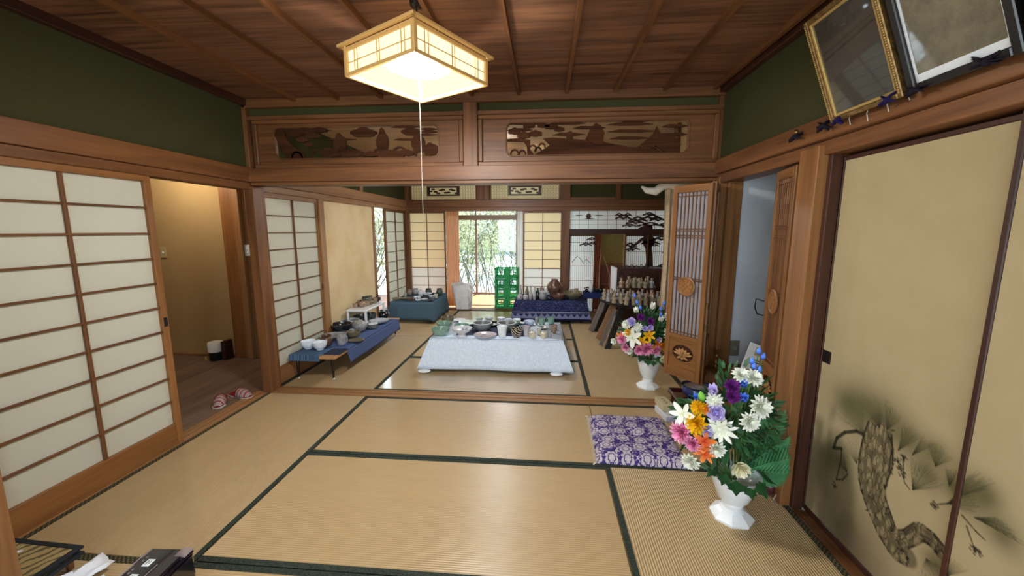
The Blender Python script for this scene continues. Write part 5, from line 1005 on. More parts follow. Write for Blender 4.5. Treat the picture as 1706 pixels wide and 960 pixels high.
m = M(); m.tube([(1.26, 3.6, 1.80), (1.14, 3.55, 1.775), (1.07, 3.55, 1.80), (1.0, 3.55, 1.79), (.94, 3.55, 1.745), (.87, 3.56, 1.755), (.83, 3.58, 1.79)], [.045, .04, .034, .036, .036, .026, .008], 10); tmesh('rolled_cloth', m, simple('white_rolled_cloth', '#d3c6ae', .8, .1, var='#e9e0cf', vs=10), 'white cloth rolled and tied under the lintel above the folding door', 'cloth', (0, 0, 0), smooth=60)
ch = thing('covered_stool', 'white cloth covered seat in front of the orange curtain', 'seat', (-1.47, 6.86, 0)); WCL = simple('white_cover_cloth', '#d8d8d8', .8, .15, var='#e9e9e9', vs=8)
m = M(); r = random.Random(9); vs = []; fs = []; n = 28; K = 9
for k in range(K + 1):
    f = k / K
    for i in range(n):
        a = 2 * PI * i / n; q = (abs(math.cos(a)) ** 7 + abs(math.sin(a)) ** 7) ** (-1 / 7); rx = (.175 - .05 * f) * q; ry = (.15 - .04 * f) * q; w = .012 * f * math.sin(i * 2.1 + k * .2); vs.append((-1.46 + .02 * f + (rx + w) * math.cos(a), 6.87 + (ry + w) * math.sin(a), .46 - .44 * f + (.03 * math.sin(i * .9) if k == 0 else 0)))
for k in range(K):
    for i in range(n): j = (i + 1) % n; fs.append((k * n + i, (k + 1) * n + i, (k + 1) * n + j, k * n + j))
fs.append(tuple(range(n))); m.add(vs, fs); part('cover', m, WCL, ch, 60)
m = M(); m.tube([(-1.33, 6.76, .40), (-1.29, 6.72, .36), (-1.31, 6.72, .28), (-1.28, 6.72, .20), (-1.33, 6.75, .12)], [.02, .028, .02, .026, .012], 7); part('hanging_corner', m, WCL, ch, 60)
# ================================================================== BOUQUETS
FC = dict(white=('#f6f6f0', '#eceed8'), purple=('#7a2a86', '#4f1760'), blue=('#5b86e6', '#2c4fb8'), lilac=('#cfc2ea', '#a999d8'), yellow=('#f6c91e', '#e09a10'), amber=('#eeb02a', '#d5701c'), pink=('#f3b7d3', '#de5c98'), orange=('#f19a4c', '#df5a30'), cream=('#f1edd2', '#dcd6a6'), green=('#7fbf4a', '#5a9a34'))
FM = {}
for k, (a, b) in FC.items():
    t = NT('petal_' + k); v = t.tc(); L = t.n.new('ShaderNodeVectorMath'); L.operation = 'LENGTH'; t.l.new(v, L.inputs[0])
    FM[k] = t.fin(t.ramp(L.outputs['Value'], [(.008, b), (.035, a)]), .55, .25, 0, Subsurface_Weight=.0)
t = NT('leaf_green'); n = t.noise(t.tc(), 22, 3); LEAF = t.fin(t.ramp(n, [(.3, '#1d3f24'), (.7, '#37693a')]), .5, .35)
t = NT('frond_green'); n = t.noise(t.tc(), 14, 3); FROND = t.fin(t.ramp(n, [(.3, '#2f6540'), (.7, '#5b9b66')]), .5, .35)
STEM = simple('stem_green', '#4c7138', .6)
def petal(m, L, w, curl, base, tip, z0=0, n=5, cup=0.0):
    """petal in local frame: root at radius base along +X, rises by curl"""
    vs = []
    for i in range(n + 1):
        f = i / n; x = base + L * f; ww = w * math.sin(PI * min(1, (f * .86 + .10))) ** .7 * (1 if f < .99 else tip); z = z0 + curl * f * f
        vs += [(x, -ww, z + cup * ww), (x, 0, z), (x, ww, z + cup * ww)]
    fs = []
    for i in range(n): a = i * 3; fs += [(a, a + 3, a + 4, a + 1), (a + 1, a + 4, a + 5, a + 2)]
    m.add(vs, fs)
def flower_mesh(kind):   # unit radius, facing +Z
    m = M(); r = random.Random(hash(kind) % 97 if False else len(kind) * 7)
    if kind == 'mum':
        for L, cu, n, z in ((.95, .05, 13, 0), (.82, .35, 12, .05), (.62, .5, 10, .12), (.42, .5, 8, .2), (.22, .35, 6, .28)):
            for k in range(n): m.T = Matrix.Rotation(2 * PI * (k + r.random() * .4) / n + L, 4, 'Z'); petal(m, L * r.uniform(.9, 1.05), .13 + .05 * L, cu, .03, .3, z, 4, .9)
    elif kind == 'star':
        for L, cu, n, z in ((1.05, .0, 11, 0), (.8, .25, 9, .05)):
            for k in range(n): m.T = Matrix.Rotation(2 * PI * (k + r.random() * .3) / n + L, 4, 'Z'); petal(m, L * r.uniform(.85, 1.05), .15, cu, .05, .15, z, 4, .7)
        m.T = Matrix.Identity(4); m.sphere((0, 0, .1), .2, 10, 6, .7)
    elif kind == 'lily':
        for k in range(6): m.T = Matrix.Rotation(2 * PI * k / 6 + (k % 2) * .1, 4, 'Z'); petal(m, 1.0, .24 if k % 2 else .19, .28, .03, .05, .03 * (k % 2), 6, .5)
        for k in range(5): a = k * 1.26; m.T = Matrix.Identity(4); m.tube([(0, 0, .05), (.12 * math.cos(a), .12 * math.sin(a), .4)], .025, 4)
    elif kind == 'rose':
        for L, cu, n, z in ((.85, .55, 6, 0), (.65, .75, 5, .05), (.42, .8, 4, .1), (.22, .7, 3, .15)):
            for k in range(n): m.T = Matrix.Rotation(2 * PI * (k + r.random() * .3) / n + L * 3, 4, 'Z'); petal(m, L, .5 * L + .12, cu, .02, .75, z, 5, -.25)
    elif kind == 'tulip':
        for L, cu, n in ((.62, 1.25, 3), (.5, 1.35, 3)):
            for k in range(n): m.T = Matrix.Rotation(2 * PI * k / n + L * 9, 4, 'Z'); petal(m, L, .48, cu, .02, .25, 0, 5, -.5)
    elif kind == 'bud':
        m.lathe([(.001, -.2), (.35, .1), (.55, .6), (.42, 1.1), (.15, 1.5), (.0005, 1.6)], 8)
    m.T = Matrix.Identity(4); return m
FN_ = dict(mum='chrysanthemum', star='daisy', lily='lily', rose='rose', tulip='tulip_flower', bud='bud')
FMESH = {}
def fmesh(kind, colr):
    if (kind, colr) not in FMESH:
        me = flower_mesh(kind).mesh(FN_[kind], 60); me.transform(Matrix.Scale(.036, 4)); me.materials.append(FM[colr]); FMESH[(kind, colr)] = me
    return FMESH[(kind, colr)]
def vase_and_bouquet(vx, vy, rim, s, items, vlab, blab, seed, core, fern):
    r = random.Random(seed)
    v = thing('flower_vase', vlab, 'vase', (vx, vy, 0))
    m = M(); m.T = Matrix.Identity(4); m.lathe([(.100 * s, 0), (.102 * s, .012), (.078 * s, .030), (.055 * s, .045)], 8, ph=PI / 8); part('octagonal_foot', m, WHITEP, v, 20, False)
    m = M(); H = rim; m.lathe([(.058 * s, .043), (.044 * s, .058), (.050 * s, .075), (.046 * s, .082), (.072 * s, .45 * H), (.094 * s, .72 * H), (.104 * s, .86 * H), (.100 * s, .90 * H), (.112 * s, H * .98), (.116 * s, H), (.108 * s, H), (.09 * s, .85 * H), (.001, .7 * H)], 28); part('body', m, WHITEP, v, 50, False)
    b = thing('flower_bouquet', blab, 'bouquet', (vx, vy, rim - .03)); rz = rim - .03
    cx, cz, rx, ry, rzz = core
    for kind, colr, x, y, z, q in items:
        me = fmesh(kind, colr); o = link(FN_[kind], me, None, b); o.location = (x, y, z - rz)
        d = Vector((x - cx, y * 1.0 - .12, (z - cz) * .8 + (.02 if kind != 'bud' else .2)))
        if kind == 'bud': d = Vector((x * .4, -.05, .3))
        if kind == 'tulip': d = Vector((x * .5, -.12, .22))
        o.rotation_mode = 'QUATERNION'; o.rotation_quaternion = d.normalized().to_track_quat('Z', 'Y') @ Matrix.Rotation(r.random() * 6, 3, 'Z').to_quaternion(); k = q / .036 * 1.28; o.scale = (k, k, k)
        if kind in ('bud', 'tulip') or r.random() < 1: m = M(); e = Vector((x, y, z)) - d.normalized() * .006; m.tube([e, e.lerp(Vector((x * .5, y * .2, (z + rz) / 2)), .5), Vector((x * .12, y * .1 , rz))], .0026, 5); m.v = [(p[0], p[1], p[2] - rz) for p in m.v]; part('stem', m, STEM, b, 60, False)
    # dense inner leaves
    m = M()
    for k in range(620):
        u = r.uniform(-1, 1); a = r.uniform(0, 2 * PI); rr = r.uniform(.35, .95); sx = math.sqrt(1 - u * u); p = Vector((cx + rx * rr * sx * math.cos(a), ry * rr * sx * math.sin(a) + .02, cz + rzz * rr * u))
        if p.x < -.09 and p.z > cz + .06: continue
        d = Vector((p.x - cx, p.y, (p.z - cz) + r.uniform(-.1, .12))).normalized(); m.T = Matrix.Translation(p - Vector((0, 0, rz))) @ (d.to_track_quat('X', 'Z').to_matrix().to_4x4()) @ Matrix.Rotation(r.uniform(-1.2, 1.2), 4, 'X'); L = r.uniform(.035, .065); petal(m, L, L * .22, -L * .25, 0, .1, 0, 2)
    m.T = Matrix.Identity(4); part('filler_leaves', m, LEAF, b, 60, False, kind='stuff')
    # lobed ivy leaves drooping over the vase rim
    for k in range(16):
        a = -PI + PI * 2 * k / 16 + r.uniform(-.1, .1); L = r.uniform(.055, .075) * s; m = M(); out = [(0, 0), (.25, -.35), (.3, -.62), (.55, -.42), (.62, -.52), (.72, -.22), (1.05, 0), (.72, .22), (.62, .52), (.55, .42), (.3, .62), (.25, .35)]
        P = Vector((.105 * s * math.cos(a), .105 * s * math.sin(a), rim + r.uniform(0, .05) - rz)); m.T = Matrix.Translation(P) @ Matrix.Rotation(a, 4, 'Z') @ Matrix.Rotation(r.uniform(.35, 1.1), 4, 'Y') @ Matrix.Rotation(r.uniform(-.4, .4), 4, 'X'); m.prism([(x * L, y * L) for x, y in out], 0, .0015); part('ivy_leaf', m, LEAF, b, 0, False)
    for k in range(26):   # leaves on stems around
        u = r.uniform(-.5, .9); a = r.uniform(PI, 2 * PI); p = Vector((cx + rx * 1.0 * math.cos(a) * math.sqrt(1 - u * u * .9), ry * math.sin(a), cz + rzz * u)); L = r.uniform(.06, .1) * s
        if p.x < -.07 and p.z > cz + .04: continue
        m = M(); d = Vector((p.x - cx, p.y, p.z - cz + .03)).normalized()
        m.T = Matrix.Translation(p - Vector((0, 0, rz)) - d * L * .6) @ (d.to_track_quat('X', 'Z').to_matrix().to_4x4()) @ Matrix.Rotation(r.uniform(-1, 1), 4, 'X'); petal(m, L, L * .24, -L * .2, 0, .1, 0, 4); part('leaf', m, LEAF, b, 60, False)
    # palm like fronds
    for (ax, az, L, lift, ydir) in fern:
        m = M(); base = Vector((.02, .03, 0)); n = 15; pts = []
        for k in range(n + 1): f = k / n; pts.append(base + Vector((math.cos(az) * math.cos(ax) * L * f, ydir * L * f, math.sin(ax) * L * f - lift * f * f)))
        m.tube(pts, [.003 - .002 * k / n for k in range(n + 1)], 4)
        for k in range(3, n + 1):
            f = k / n; p = pts[k]; d = (pts[k] - pts[k - 1]).normalized()
            for sg in (-1, 1):
                pl = (.16 * math.sin(PI * min(1, .25 + f * .72))) * s; sd = Vector((d.z, .25 * sg, -d.x)).normalized() * sg; dd = (d * .75 + sd * .8 + Vector((0, 0, -.12))).normalized()
                T = Matrix.Translation(p) @ (dd.to_track_quat('X', 'Y').to_matrix().to_4x4()); m.T = T; petal(m, pl, 0.0085 * s, -.012, 0, .1, 0, 3); m.T = Matrix.Identity(4)
        part('palm_frond', m, FROND, b, 60, False)
    return b
B1= [('mum', 'white', -0.059, -0.086, 0.766, 0.033), ('mum', 'white', -0.011, -0.094, 0.759, 0.038), ('mum', 'purple', -0.098, -0.102, 0.718, 0.03), ('mum', 'purple', -0.099, -0.117, 0.679, 0.03), ('tulip', 'blue', -0.058, -0.126, 0.667, 0.022), ('bud', 'blue', 0.043, -0.023, 0.849, 0.017), ('bud', 'blue', 0.061, -0.027, 0.826, 0.017), ('bud', 'blue', -0.001, -0.058, 0.811, 0.017), ('bud', 'blue', 0.002, -0.073, 0.793, 0.016), ('bud', 'blue', 0.022, -0.08, 0.782, 0.016), ('mum', 'white', 0.008, -0.136, 0.641, 0.046), ('mum', 'white', -0.035, -0.147, 0.577, 0.04), ('star', 'white', -0.149, -0.137, 0.531, 0.054), ('mum', 'white', -0.173, -0.105, 0.651, 0.033), ('tulip', 'lilac', -0.173, -0.093, 0.684, 0.028), ('rose', 'lilac', -0.168, -0.12, 0.603, 0.036), ('rose', 'lilac', -0.201, -0.123, 0.515, 0.025), ('mum', 'yellow', -0.234, -0.089, 0.61, 0.031), ('mum', 'amber', -0.205, -0.105, 0.608, 0.025), ('mum', 'yellow', -0.242, -0.102, 0.536, 0.045), ('lily', 'white', -0.287, -0.063, 0.558, 0.051), ('mum', 'pink', -0.294, -0.075, 0.476, 0.048), ('mum', 'pink', -0.254, -0.106, 0.438, 0.034), ('lily', 'orange', -0.208, -0.125, 0.463, 0.044), ('lily', 'orange', -0.205, -0.128, 0.405, 0.039), ('mum', 'white', -0.162, -0.141, 0.438, 0.036), ('mum', 'white', -0.255, -0.102, 0.351, 0.04), ('rose', 'cream', -0.062, -0.156, 0.362, 0.038), ('bud', 'green', -0.217, -0.088, 0.641, 0.025), ('tulip', 'blue', -0.054, -0.106, 0.727, 0.019), ('tulip', 'blue', -0.234, -0.076, 0.641, 0.02)]
B2= [('tulip', 'white', -0.026, -0.115, 0.756, 0.031), ('bud', 'blue', 0.072, -0.104, 0.776, 0.021), ('bud', 'blue', 0.044, -0.121, 0.732, 0.021), ('bud', 'blue', 0.042, -0.132, 0.682, 0.021), ('mum', 'white', 0.099, -0.128, 0.677, 0.036), ('mum', 'purple', -0.12, -0.126, 0.672, 0.031), ('mum', 'purple', -0.041, -0.139, 0.642, 0.031), ('tulip', 'white', -0.158, -0.106, 0.72, 0.026), ('bud', 'blue', -0.124, -0.109, 0.737, 0.021), ('bud', 'blue', -0.147, -0.088, 0.78, 0.021), ('bud', 'blue', -0.161, -0.05, 0.832, 0.021), ('mum', 'white', -0.235, -0.107, 0.602, 0.037), ('rose', 'lilac', -0.194, -0.117, 0.628, 0.036), ('mum', 'white', -0.145, -0.133, 0.586, 0.036), ('rose', 'lilac', -0.087, -0.143, 0.578, 0.023), ('rose', 'lilac', -0.045, -0.145, 0.585, 0.026), ('mum', 'white', 0.102, -0.143, 0.543, 0.051), ('lily', 'yellow', -0.054, -0.148, 0.522, 0.046), ('lily', 'yellow', -0.109, -0.142, 0.466, 0.047), ('lily', 'white', -0.185, -0.129, 0.496, 0.073), ('mum', 'yellow', -0.224, -0.117, 0.535, 0.029), ('lily', 'orange', -0.275, -0.097, 0.496, 0.037), ('mum', 'pink', -0.266, -0.1, 0.464, 0.042), ('rose', 'white', -0.325, -0.06, 0.438, 0.027), ('mum', 'pink', -0.232, -0.108, 0.394, 0.037), ('rose', 'white', -0.206, -0.114, 0.377, 0.034), ('mum', 'pink', -0.062, -0.143, 0.404, 0.057), ('mum', 'pink', -0.12, -0.135, 0.388, 0.047), ('mum', 'pink', 0.011, -0.145, 0.394, 0.042), ('lily', 'amber', 0.022, -0.148, 0.442, 0.052), ('lily', 'amber', 0.074, -0.145, 0.431, 0.047), ('rose', 'lilac', 0.03, -0.149, 0.485, 0.023), ('rose', 'cream', 0.08, -0.13, 0.319, 0.037), ('tulip', 'white', 0.042, -0.138, 0.652, 0.026)]

vase_and_bouquet(.95, 1.87, .235, 1.0, B1, 'large white plastic vase with octagonal foot in the right foreground', 'large bouquet of white, yellow, pink and purple flowers with palm fronds in the right foreground', 21, (-.06, .53, .24, .14, .27),
    ((1.2, .2, .44, .02, .10), (1.02, .15, .42, .03, .06), (.8, .15, .34, .03, .0), (.55, .1, .28, .04, -.05), (.3, .0, .25, .04, -.08), (1.38, .3, .52, .0, .14), (.7, .1, .24, .03, .3)))
vase_and_bouquet(.955, 3.52, .285, 1.02, B2, 'white plastic vase with octagonal foot behind the altar door in the far room', 'artificial bouquet with white lily, yellow and pink flowers in front of the round black table', 22, (-.07, .53, .23, .13, .24),
    ((1.45, .2, .42, .0, .06), (1.2, .2, .40, .02, .05), (1.7, .2, .38, .0, .08)))
# ================================================================== CUSHION, TRAY, BOOKS, ALTAR ITEMS
t = NT('purple_brocade'); v = t.mapp((9.5, 9.5, 0)); vo = t.n.new('ShaderNodeTexVoronoi'); vo.voronoi_dimensions = '2D'; t.l.new(v, vo.inputs['Vector']); vo.inputs['Scale'].default_value = 1; vo.inputs['Randomness'].default_value = .45
df = t.n.new('ShaderNodeVectorMath'); df.operation = 'SUBTRACT'; t.l.new(v, df.inputs[0]); t.l.new(vo.outputs['Position'], df.inputs[1]); sp = t.n.new('ShaderNodeSeparateXYZ'); t.l.new(df.outputs[0], sp.inputs[0])
r_ = t.math('SQRT', t.math('ADD', t.math('MULTIPLY', sp.outputs[0], sp.outputs[0]), t.math('MULTIPLY', sp.outputs[1], sp.outputs[1]))); an = t.math('ARCTAN2', sp.outputs[1], sp.outputs[0])
pet = t.math('ADD', .31, t.math('MULTIPLY', t.math('ABSOLUTE', t.math('SINE', t.math('MULTIPLY', an, 4))), .09)); fl = t.math('LESS_THAN', r_, pet)
ring = t.math('LESS_THAN', t.math('ABSOLUTE', t.math('SUBTRACT', t.math('DIVIDE', r_, pet), .55)), .07); spk = t.math('GREATER_THAN', t.math('ABSOLUTE', t.math('SINE', t.math('MULTIPLY', an, 4))), .12)
flo = t.math('MULTIPLY', t.math('MULTIPLY', fl, t.math('SUBTRACT', 1, ring)), t.math('MAXIMUM', spk, t.math('LESS_THAN', r_, .12)))
nz = t.noise(t.mapp((1, 1, 0)), 24, 1, .5, 1.2); vine = t.math('LESS_THAN', t.math('ABSOLUTE', t.math('SUBTRACT', nz, .5)), .035); vine = t.math('MULTIPLY', vine, t.math('GREATER_THAN', r_, t.math('ADD', pet, .05)))
BROC = t.fin(t.mix(t.math('MAXIMUM', flo, vine), '#35236a', '#b9aeb4'), .65, .3)
c = thing('floor_cushion', 'flat purple and cream floral brocade cushion on the tatami', 'cushion', (.615, 2.555, 0), math.radians(-1.5))
m = M(); n = 26; vs = []; fs = []
for s_ in (1, 0):
    for j in range(n + 1):
        for i in range(n + 1):
            u, w = i / n * 2 - 1, j / n * 2 - 1; e = (1 - abs(u) ** 8) * (1 - abs(w) ** 8); k = 1 - .035 * (1 - abs(u) ** 2 if abs(w) > .9 else 0) * 0; x = u * .275; y = w * .30; tf = 1 - .5 * math.exp(-((u * u + w * w) * 60)); h = .05 * e ** .45 * tf
            vs.append((x, y, (.004 + h + .002) if s_ else .002))
N = (n + 1) ** 2
for j in range(n):
    for i in range(n): a = j * (n + 1) + i; fs.append((a, a + 1, a + n + 2, a + n + 1)); fs.append((N + a, N + a + n + 1, N + a + n + 2, N + a + 1))
bd = [i for i in range(n + 1)] + [j * (n + 1) + n for j in range(1, n + 1)] + [n * (n + 1) + i for i in range(n - 1, -1, -1)] + [j * (n + 1) for j in range(n - 1, 0, -1)]
for i in range(len(bd)): a, b_ = bd[i], bd[(i + 1) % len(bd)]; fs.append((a, N + a, N + b_, b_))
m.add(vs, fs); part('cover', m, BROC, c, 60, False)
CREAMT = simple('cream_thread', '#c9c0b4', .8)
for sx in (-1, 1):
    for sy in (-1, 1):
        m = M()
        for k in range(6): a = k * .25 - .6; m.tube([(sx * .272, sy * .297, .012), (sx * (.272 + .025 * math.cos(a)), sy * (.297 + .025 * math.sin(a + .9)), .004)], .0016, 4)
        part('corner_tassel', m, CREAMT, c, 60, False)
m = M()
for k in range(60): y = -.29 + .58 * k / 59; m.tube([(-.272, y, .016), (-.284 - .004 * (k % 3), y + .003 * (k % 2), .004)], .0013, 3)
part('fringe', m, CREAMT, c, 60, False, kind='stuff')
LACQ = simple('dark_red_lacquer', '#3a1216', .18, .6, var='#4a181b', vs=5, Coat_Weight=.6)
tr2 = thing('offering_table', 'small dark red lacquered tray table beside the cushion and book boxes', 'table', (1.13, 2.89, 0))
m = M(); m.bbox(1.0, 2.66, .135, 1.255, 3.10, .15, .003); part('tray_bottom', m, LACQ, tr2, 0)
for b in ((1.0, 2.66, 1.012, 3.10), (1.243, 2.66, 1.255, 3.10), (1.012, 2.66, 1.243, 2.672), (1.012, 3.088, 1.243, 3.10)): m = M(); m.bbox(b[0], b[1], .135, b[2], b[3], .168, .002); part('raised_edge', m, LACQ, tr2, 0)
for x in (1.02, 1.22):
    for y in (2.68, 3.06): m = M(); m.bbox(x, y, 0, x + .022, y + .022, .135, .003); part('leg', m, LACQ, tr2, 0)
ib = thing('incense_bowl', 'dark cobalt blue incense bowl filled with pale ash on the lacquered tray', 'bowl', (1.165, 2.96, .151))
m = M(); m.lathe([(.05, 0), (.06, .008), (.098, .035), (.106, .065), (.096, .088), (.105, .098), (.098, .100), (.088, .088), (.092, .06), (.0005, .055)], 32); part('body', m, G['blue'], ib, 60, False)
m = M(); m.lathe([(.090, .084), (.05, .090), (.0005, .088)], 28); part('ash', m, simple('pale_ash', '#b9b9b6', .95, .05, var='#d9d9d4', vs=40), ib, 60, False)
for k in range(3): a = 1.2 + k * 2.1; m = M(); m.sphere((.055 * math.cos(a), .055 * math.sin(a), .012), .016, 8, 5); part('foot', m, G['blue'], ib, 60, False)
PAT = NT('sutra_cover'); w = PAT.wave(PAT.mapp((1, 1, 1), (0, 0, .7)), 26, 0, 0, 'X'); w2 = PAT.wave(PAT.mapp((1, 1, 1), (0, 0, -.7)), 26, 0, 0, 'X'); PATM = PAT.fin(PAT.mix(PAT.math('GREATER_THAN', PAT.math('MAXIMUM', w, w2), .85), '#4a4654', '#9d99a4'), .7)
m = M(); m.bbox(-.045, -.10, 0, .045, .10, .012, .002); tmesh('sutra_book', m, PATM, 'slim folded book with a grey diamond pattern on the lacquered tray', 'book', (1.075, 2.80, .1505), -.05)
BX = simple('cream_box_paper', '#b7aa86', .7, .2, var='#c4b896', vs=9)
b1 = thing('paper_box', 'cream paper box lying on the white box beside the lacquered table', 'box', (.945, 2.985, .0515), .1); m = M(); m.bbox(-.045, -.085, 0, .045, .085, .05, .003); part('carton', m, BX, b1, 0, False); 
for k in range(5): m = M(); m.box(-.012 + .012 * (k % 2), -.05 + k * .02, .0502, .002 + .012 * (k % 2), -.037 + k * .02, .0508); part('printed_character', m, simple('faded_ink', '#7a6a48', .8) if k == 0 else bpy.data.materials['faded_ink'], b1, 0, False)
b2 = thing('paper_box', 'white box with a lilac end under the cream box beside the lacquered table', 'box', (.945, 2.945, 0), .16); m = M(); m.bbox(-.048, -.11, 0, .048, .09, .05, .003); part('carton', m, simple('white_box_paper', '#cfd0d4', .6), b2, 0, False); m = M(); m.bbox(-.0485, -.1125, .004, .0485, -.108, .046, .002); part('lilac_end', m, simple('lilac_paper', '#b7b0cf', .6), b2, 0, False)
# altar platform items
PZ = .4055
cs = thing('candle_stand', 'brass candle stand at the corner of the altar platform', 'candle stand', (1.268, 2.90, PZ)); m = M(); m.lathe([(.028, 0), (.03, .006), (.014, .016), (.009, .03), (.016, .042), (.008, .055), (.008, .08), (.014, .09), (.008, .10), (.010, .12), (.026, .135), (.026, .139), (.004, .141), (.002, .155)], 18); part('body', m, BRASS, cs, 50, False)
bxx = thing('wooden_rack', 'small brown wooden rack holding the leaning papers on the altar platform', 'rack', (1.45, 2.86, PZ)); wb_('base', 'altar', 1.36, 2.74, PZ, 1.62, 2.90, PZ + .02, bxx); wb_('front_lip', 'altar', 1.36, 2.74, PZ + .02, 1.62, 2.755, PZ + .055, bxx)
def card(lab, x, y, z, w, h, rz, tilt, roll, mat, marks=(), th=.006):
    t = thing('leaning_card', lab, 'card', (x, y, z), rz); T = Matrix.Rotation(tilt, 4, 'X') @ Matrix.Rotation(roll, 4, 'Y')
    m = M(); m.T = T; m.bbox(-w / 2, 0, 0, w / 2, th, h, .001); part('sheet', m, mat, t, 0, False)
    for (a, b, c_, d, mm) in marks: m = M(); m.T = T; m.box(a * w - w / 2, -.0008, b * h, c_ * w - w / 2, -.0001, d * h); part('printed_mark', m, mm, t, 0, False)
CW = simple('white_card', '#d9dee2', .6); TAN = simple('tan_print', '#b59c66', .7); DRK = simple('dark_print', '#4b4c50', .7); MAR = simple('maroon_print', '#6d3238', .7); GRYB = simple('dark_grey_card', '#3d3c3e', .7)
card('white leaflet with a tan square and lines of writing leaning on the altar platform', 1.455, 2.80, PZ + .022, .115, .20, -.25, -.35, .32, CW, ((.42, .6, .88, .9, TAN), (.55, .42, .95, .46, DRK), (.5, .34, .9, .38, DRK), (.55, .08, .65, .3, MAR), (.68, .06, .78, .26, MAR), (.82, .08, .9, .3, MAR), (.1, .1, .14, .3, DRK)))
card('grey edged booklet leaning behind the white leaflet', 1.60, 2.87, PZ + .022, .12, .19, -.2, -.3, .38, CW, ((.0, .86, 1.0, 1.0, GRYB), (.3, .4, .36, .62, DRK), (.45, .35, .5, .6, DRK)), .02)
# sockets and switches
def plate(lab, x, y, z, rz, nb, cat='switch', mat=None):
    t = thing('wall_switch' if cat == 'switch' else 'wall_socket', lab, cat, (x, y, z), rz); m = M(); m.bbox(-.035, -.008, -.06, .035, 0, .06, .003); part('cover_plate', m, mat or IVORY, t, 0, False)
    for k in range(nb): m = M(); zc = (.022 if k else -.022) if nb == 2 else 0; m.bbox(-.012, -.012, zc - .014, .012, -.007, zc + .014, .003); part('button', m, WHITEP if cat == 'switch' else simple('socket_grey', '#8d8d86', .5), t, 0, False)
GRM = simple('metal_plate', '#8f8a78', .45, .5, .5)
plate('ivory switch with two round buttons on the wooden casing of the hall', -3.175, 3.992, 1.20, 0, 2)
plate('beige switch plate on the plastered hall wall', -4.20, 4.028, 1.17, 0, 1, mat=simple('beige_plastic', '#b3a57f', .5))
plate('metal socket plate on the white alcove wall', 1.445, 3.018, .53, 0, 1, 'socket', GRM)
# hall items
hm = thing('humidifier', 'small round white topped black humidifier on the hall floor', 'humidifier', (-3.60, 3.91, 0)); m = M(); m.lathe([(.066, 0), (.072, .01), (.072, .095), (.0005, .095)], 28); part('base', m, simple('navy_black_plastic', '#161c24', .25), hm, 40, False); m = M(); m.lathe([(.075, .095), (.076, .19), (.070, .20), (.0005, .203)], 28); part('tank', m, WHITEP, hm, 40, False)
m = M(); m.bbox(-.075, -.078, .015, -.055, -.066, .045, .003); part('label_sticker', m, simple('yellow_sticker', '#b8a04a', .6), hm, 0, False)
m = M(); m.bbox(-.02, -.06, 0, .02, .06, .21, .004); tmesh('thin_box', m, WD['darkz'], 'thin dark brown box standing behind the humidifier', 'box', (-3.50, 3.945, 0))
t = NT('slipper_plaid'); w = t.wave(t.tc(), 9, 0, 0, 'X'); w2 = t.wave(t.tc(), 26, 0, 0, 'X'); SLP = t.fin(t.mix(t.math('GREATER_THAN', w, .8), t.mix(t.math('GREATER_THAN', w2, .85), '#b3a29c', '#6f4350'), '#8e2f38'), .85, .1)
RED = simple('slipper_red', '#7e1f28', .8, .1); SOLE = simple('slipper_sole', '#c9bfb4', .7)
def slipper(lab, x, y, rz):
    t = thing('slipper', lab, 'slipper', (x, y, 0), rz, 'plaid slippers in the hall'); out = [(-.12, 0), (-.115, -.032), (-.06, -.042), (0, -.038), (.07, -.046), (.115, -.03), (.128, 0), (.115, .03), (.07, .046), (0, .038), (-.06, .042), (-.115, .032)]
    m = M(); m.prism(out, 0, .012); part('sole', m, SOLE, t, 0, False); m = M(); m.prism([(a * .94, b * .9) for a, b in out], .012, .018); part('insole', m, RED, t, 0, False)
    m = M(); vs = []; fs = []; n = 12
    for i in range(7):
        f = i / 6; X = -.01 + .13 * f; w_ = .046 * (1 - .55 * max(0, f - .45) ** 1.3 * 2.2); h = .052 * (1 - f ** 3) + .012
        for k in range(n + 1): a = PI * k / n; vs.append((X, w_ * math.cos(a), .010 + h * math.sin(a)))
    for i in range(6):
        for k in range(n): a = i * (n + 1) + k; fs.append((a, a + 1, a + n + 2, a + n + 1))
    m.add(vs, fs); o = part('upper', m, SLP, t, 60, False); md = o.modifiers.new('thickness', 'SOLIDIFY'); md.thickness = .004
    m = M(); m.tube([vs[k] for k in range(n + 1)], .004, 6); part('red_binding', m, RED, t, 60, False)
slipper('left plaid slipper with red lining, nearest the shoji door', -2.655, 2.87, -1.05); slipper('right plaid slipper with red lining, angled toward the threshold', -2.595, 3.01, -.25)
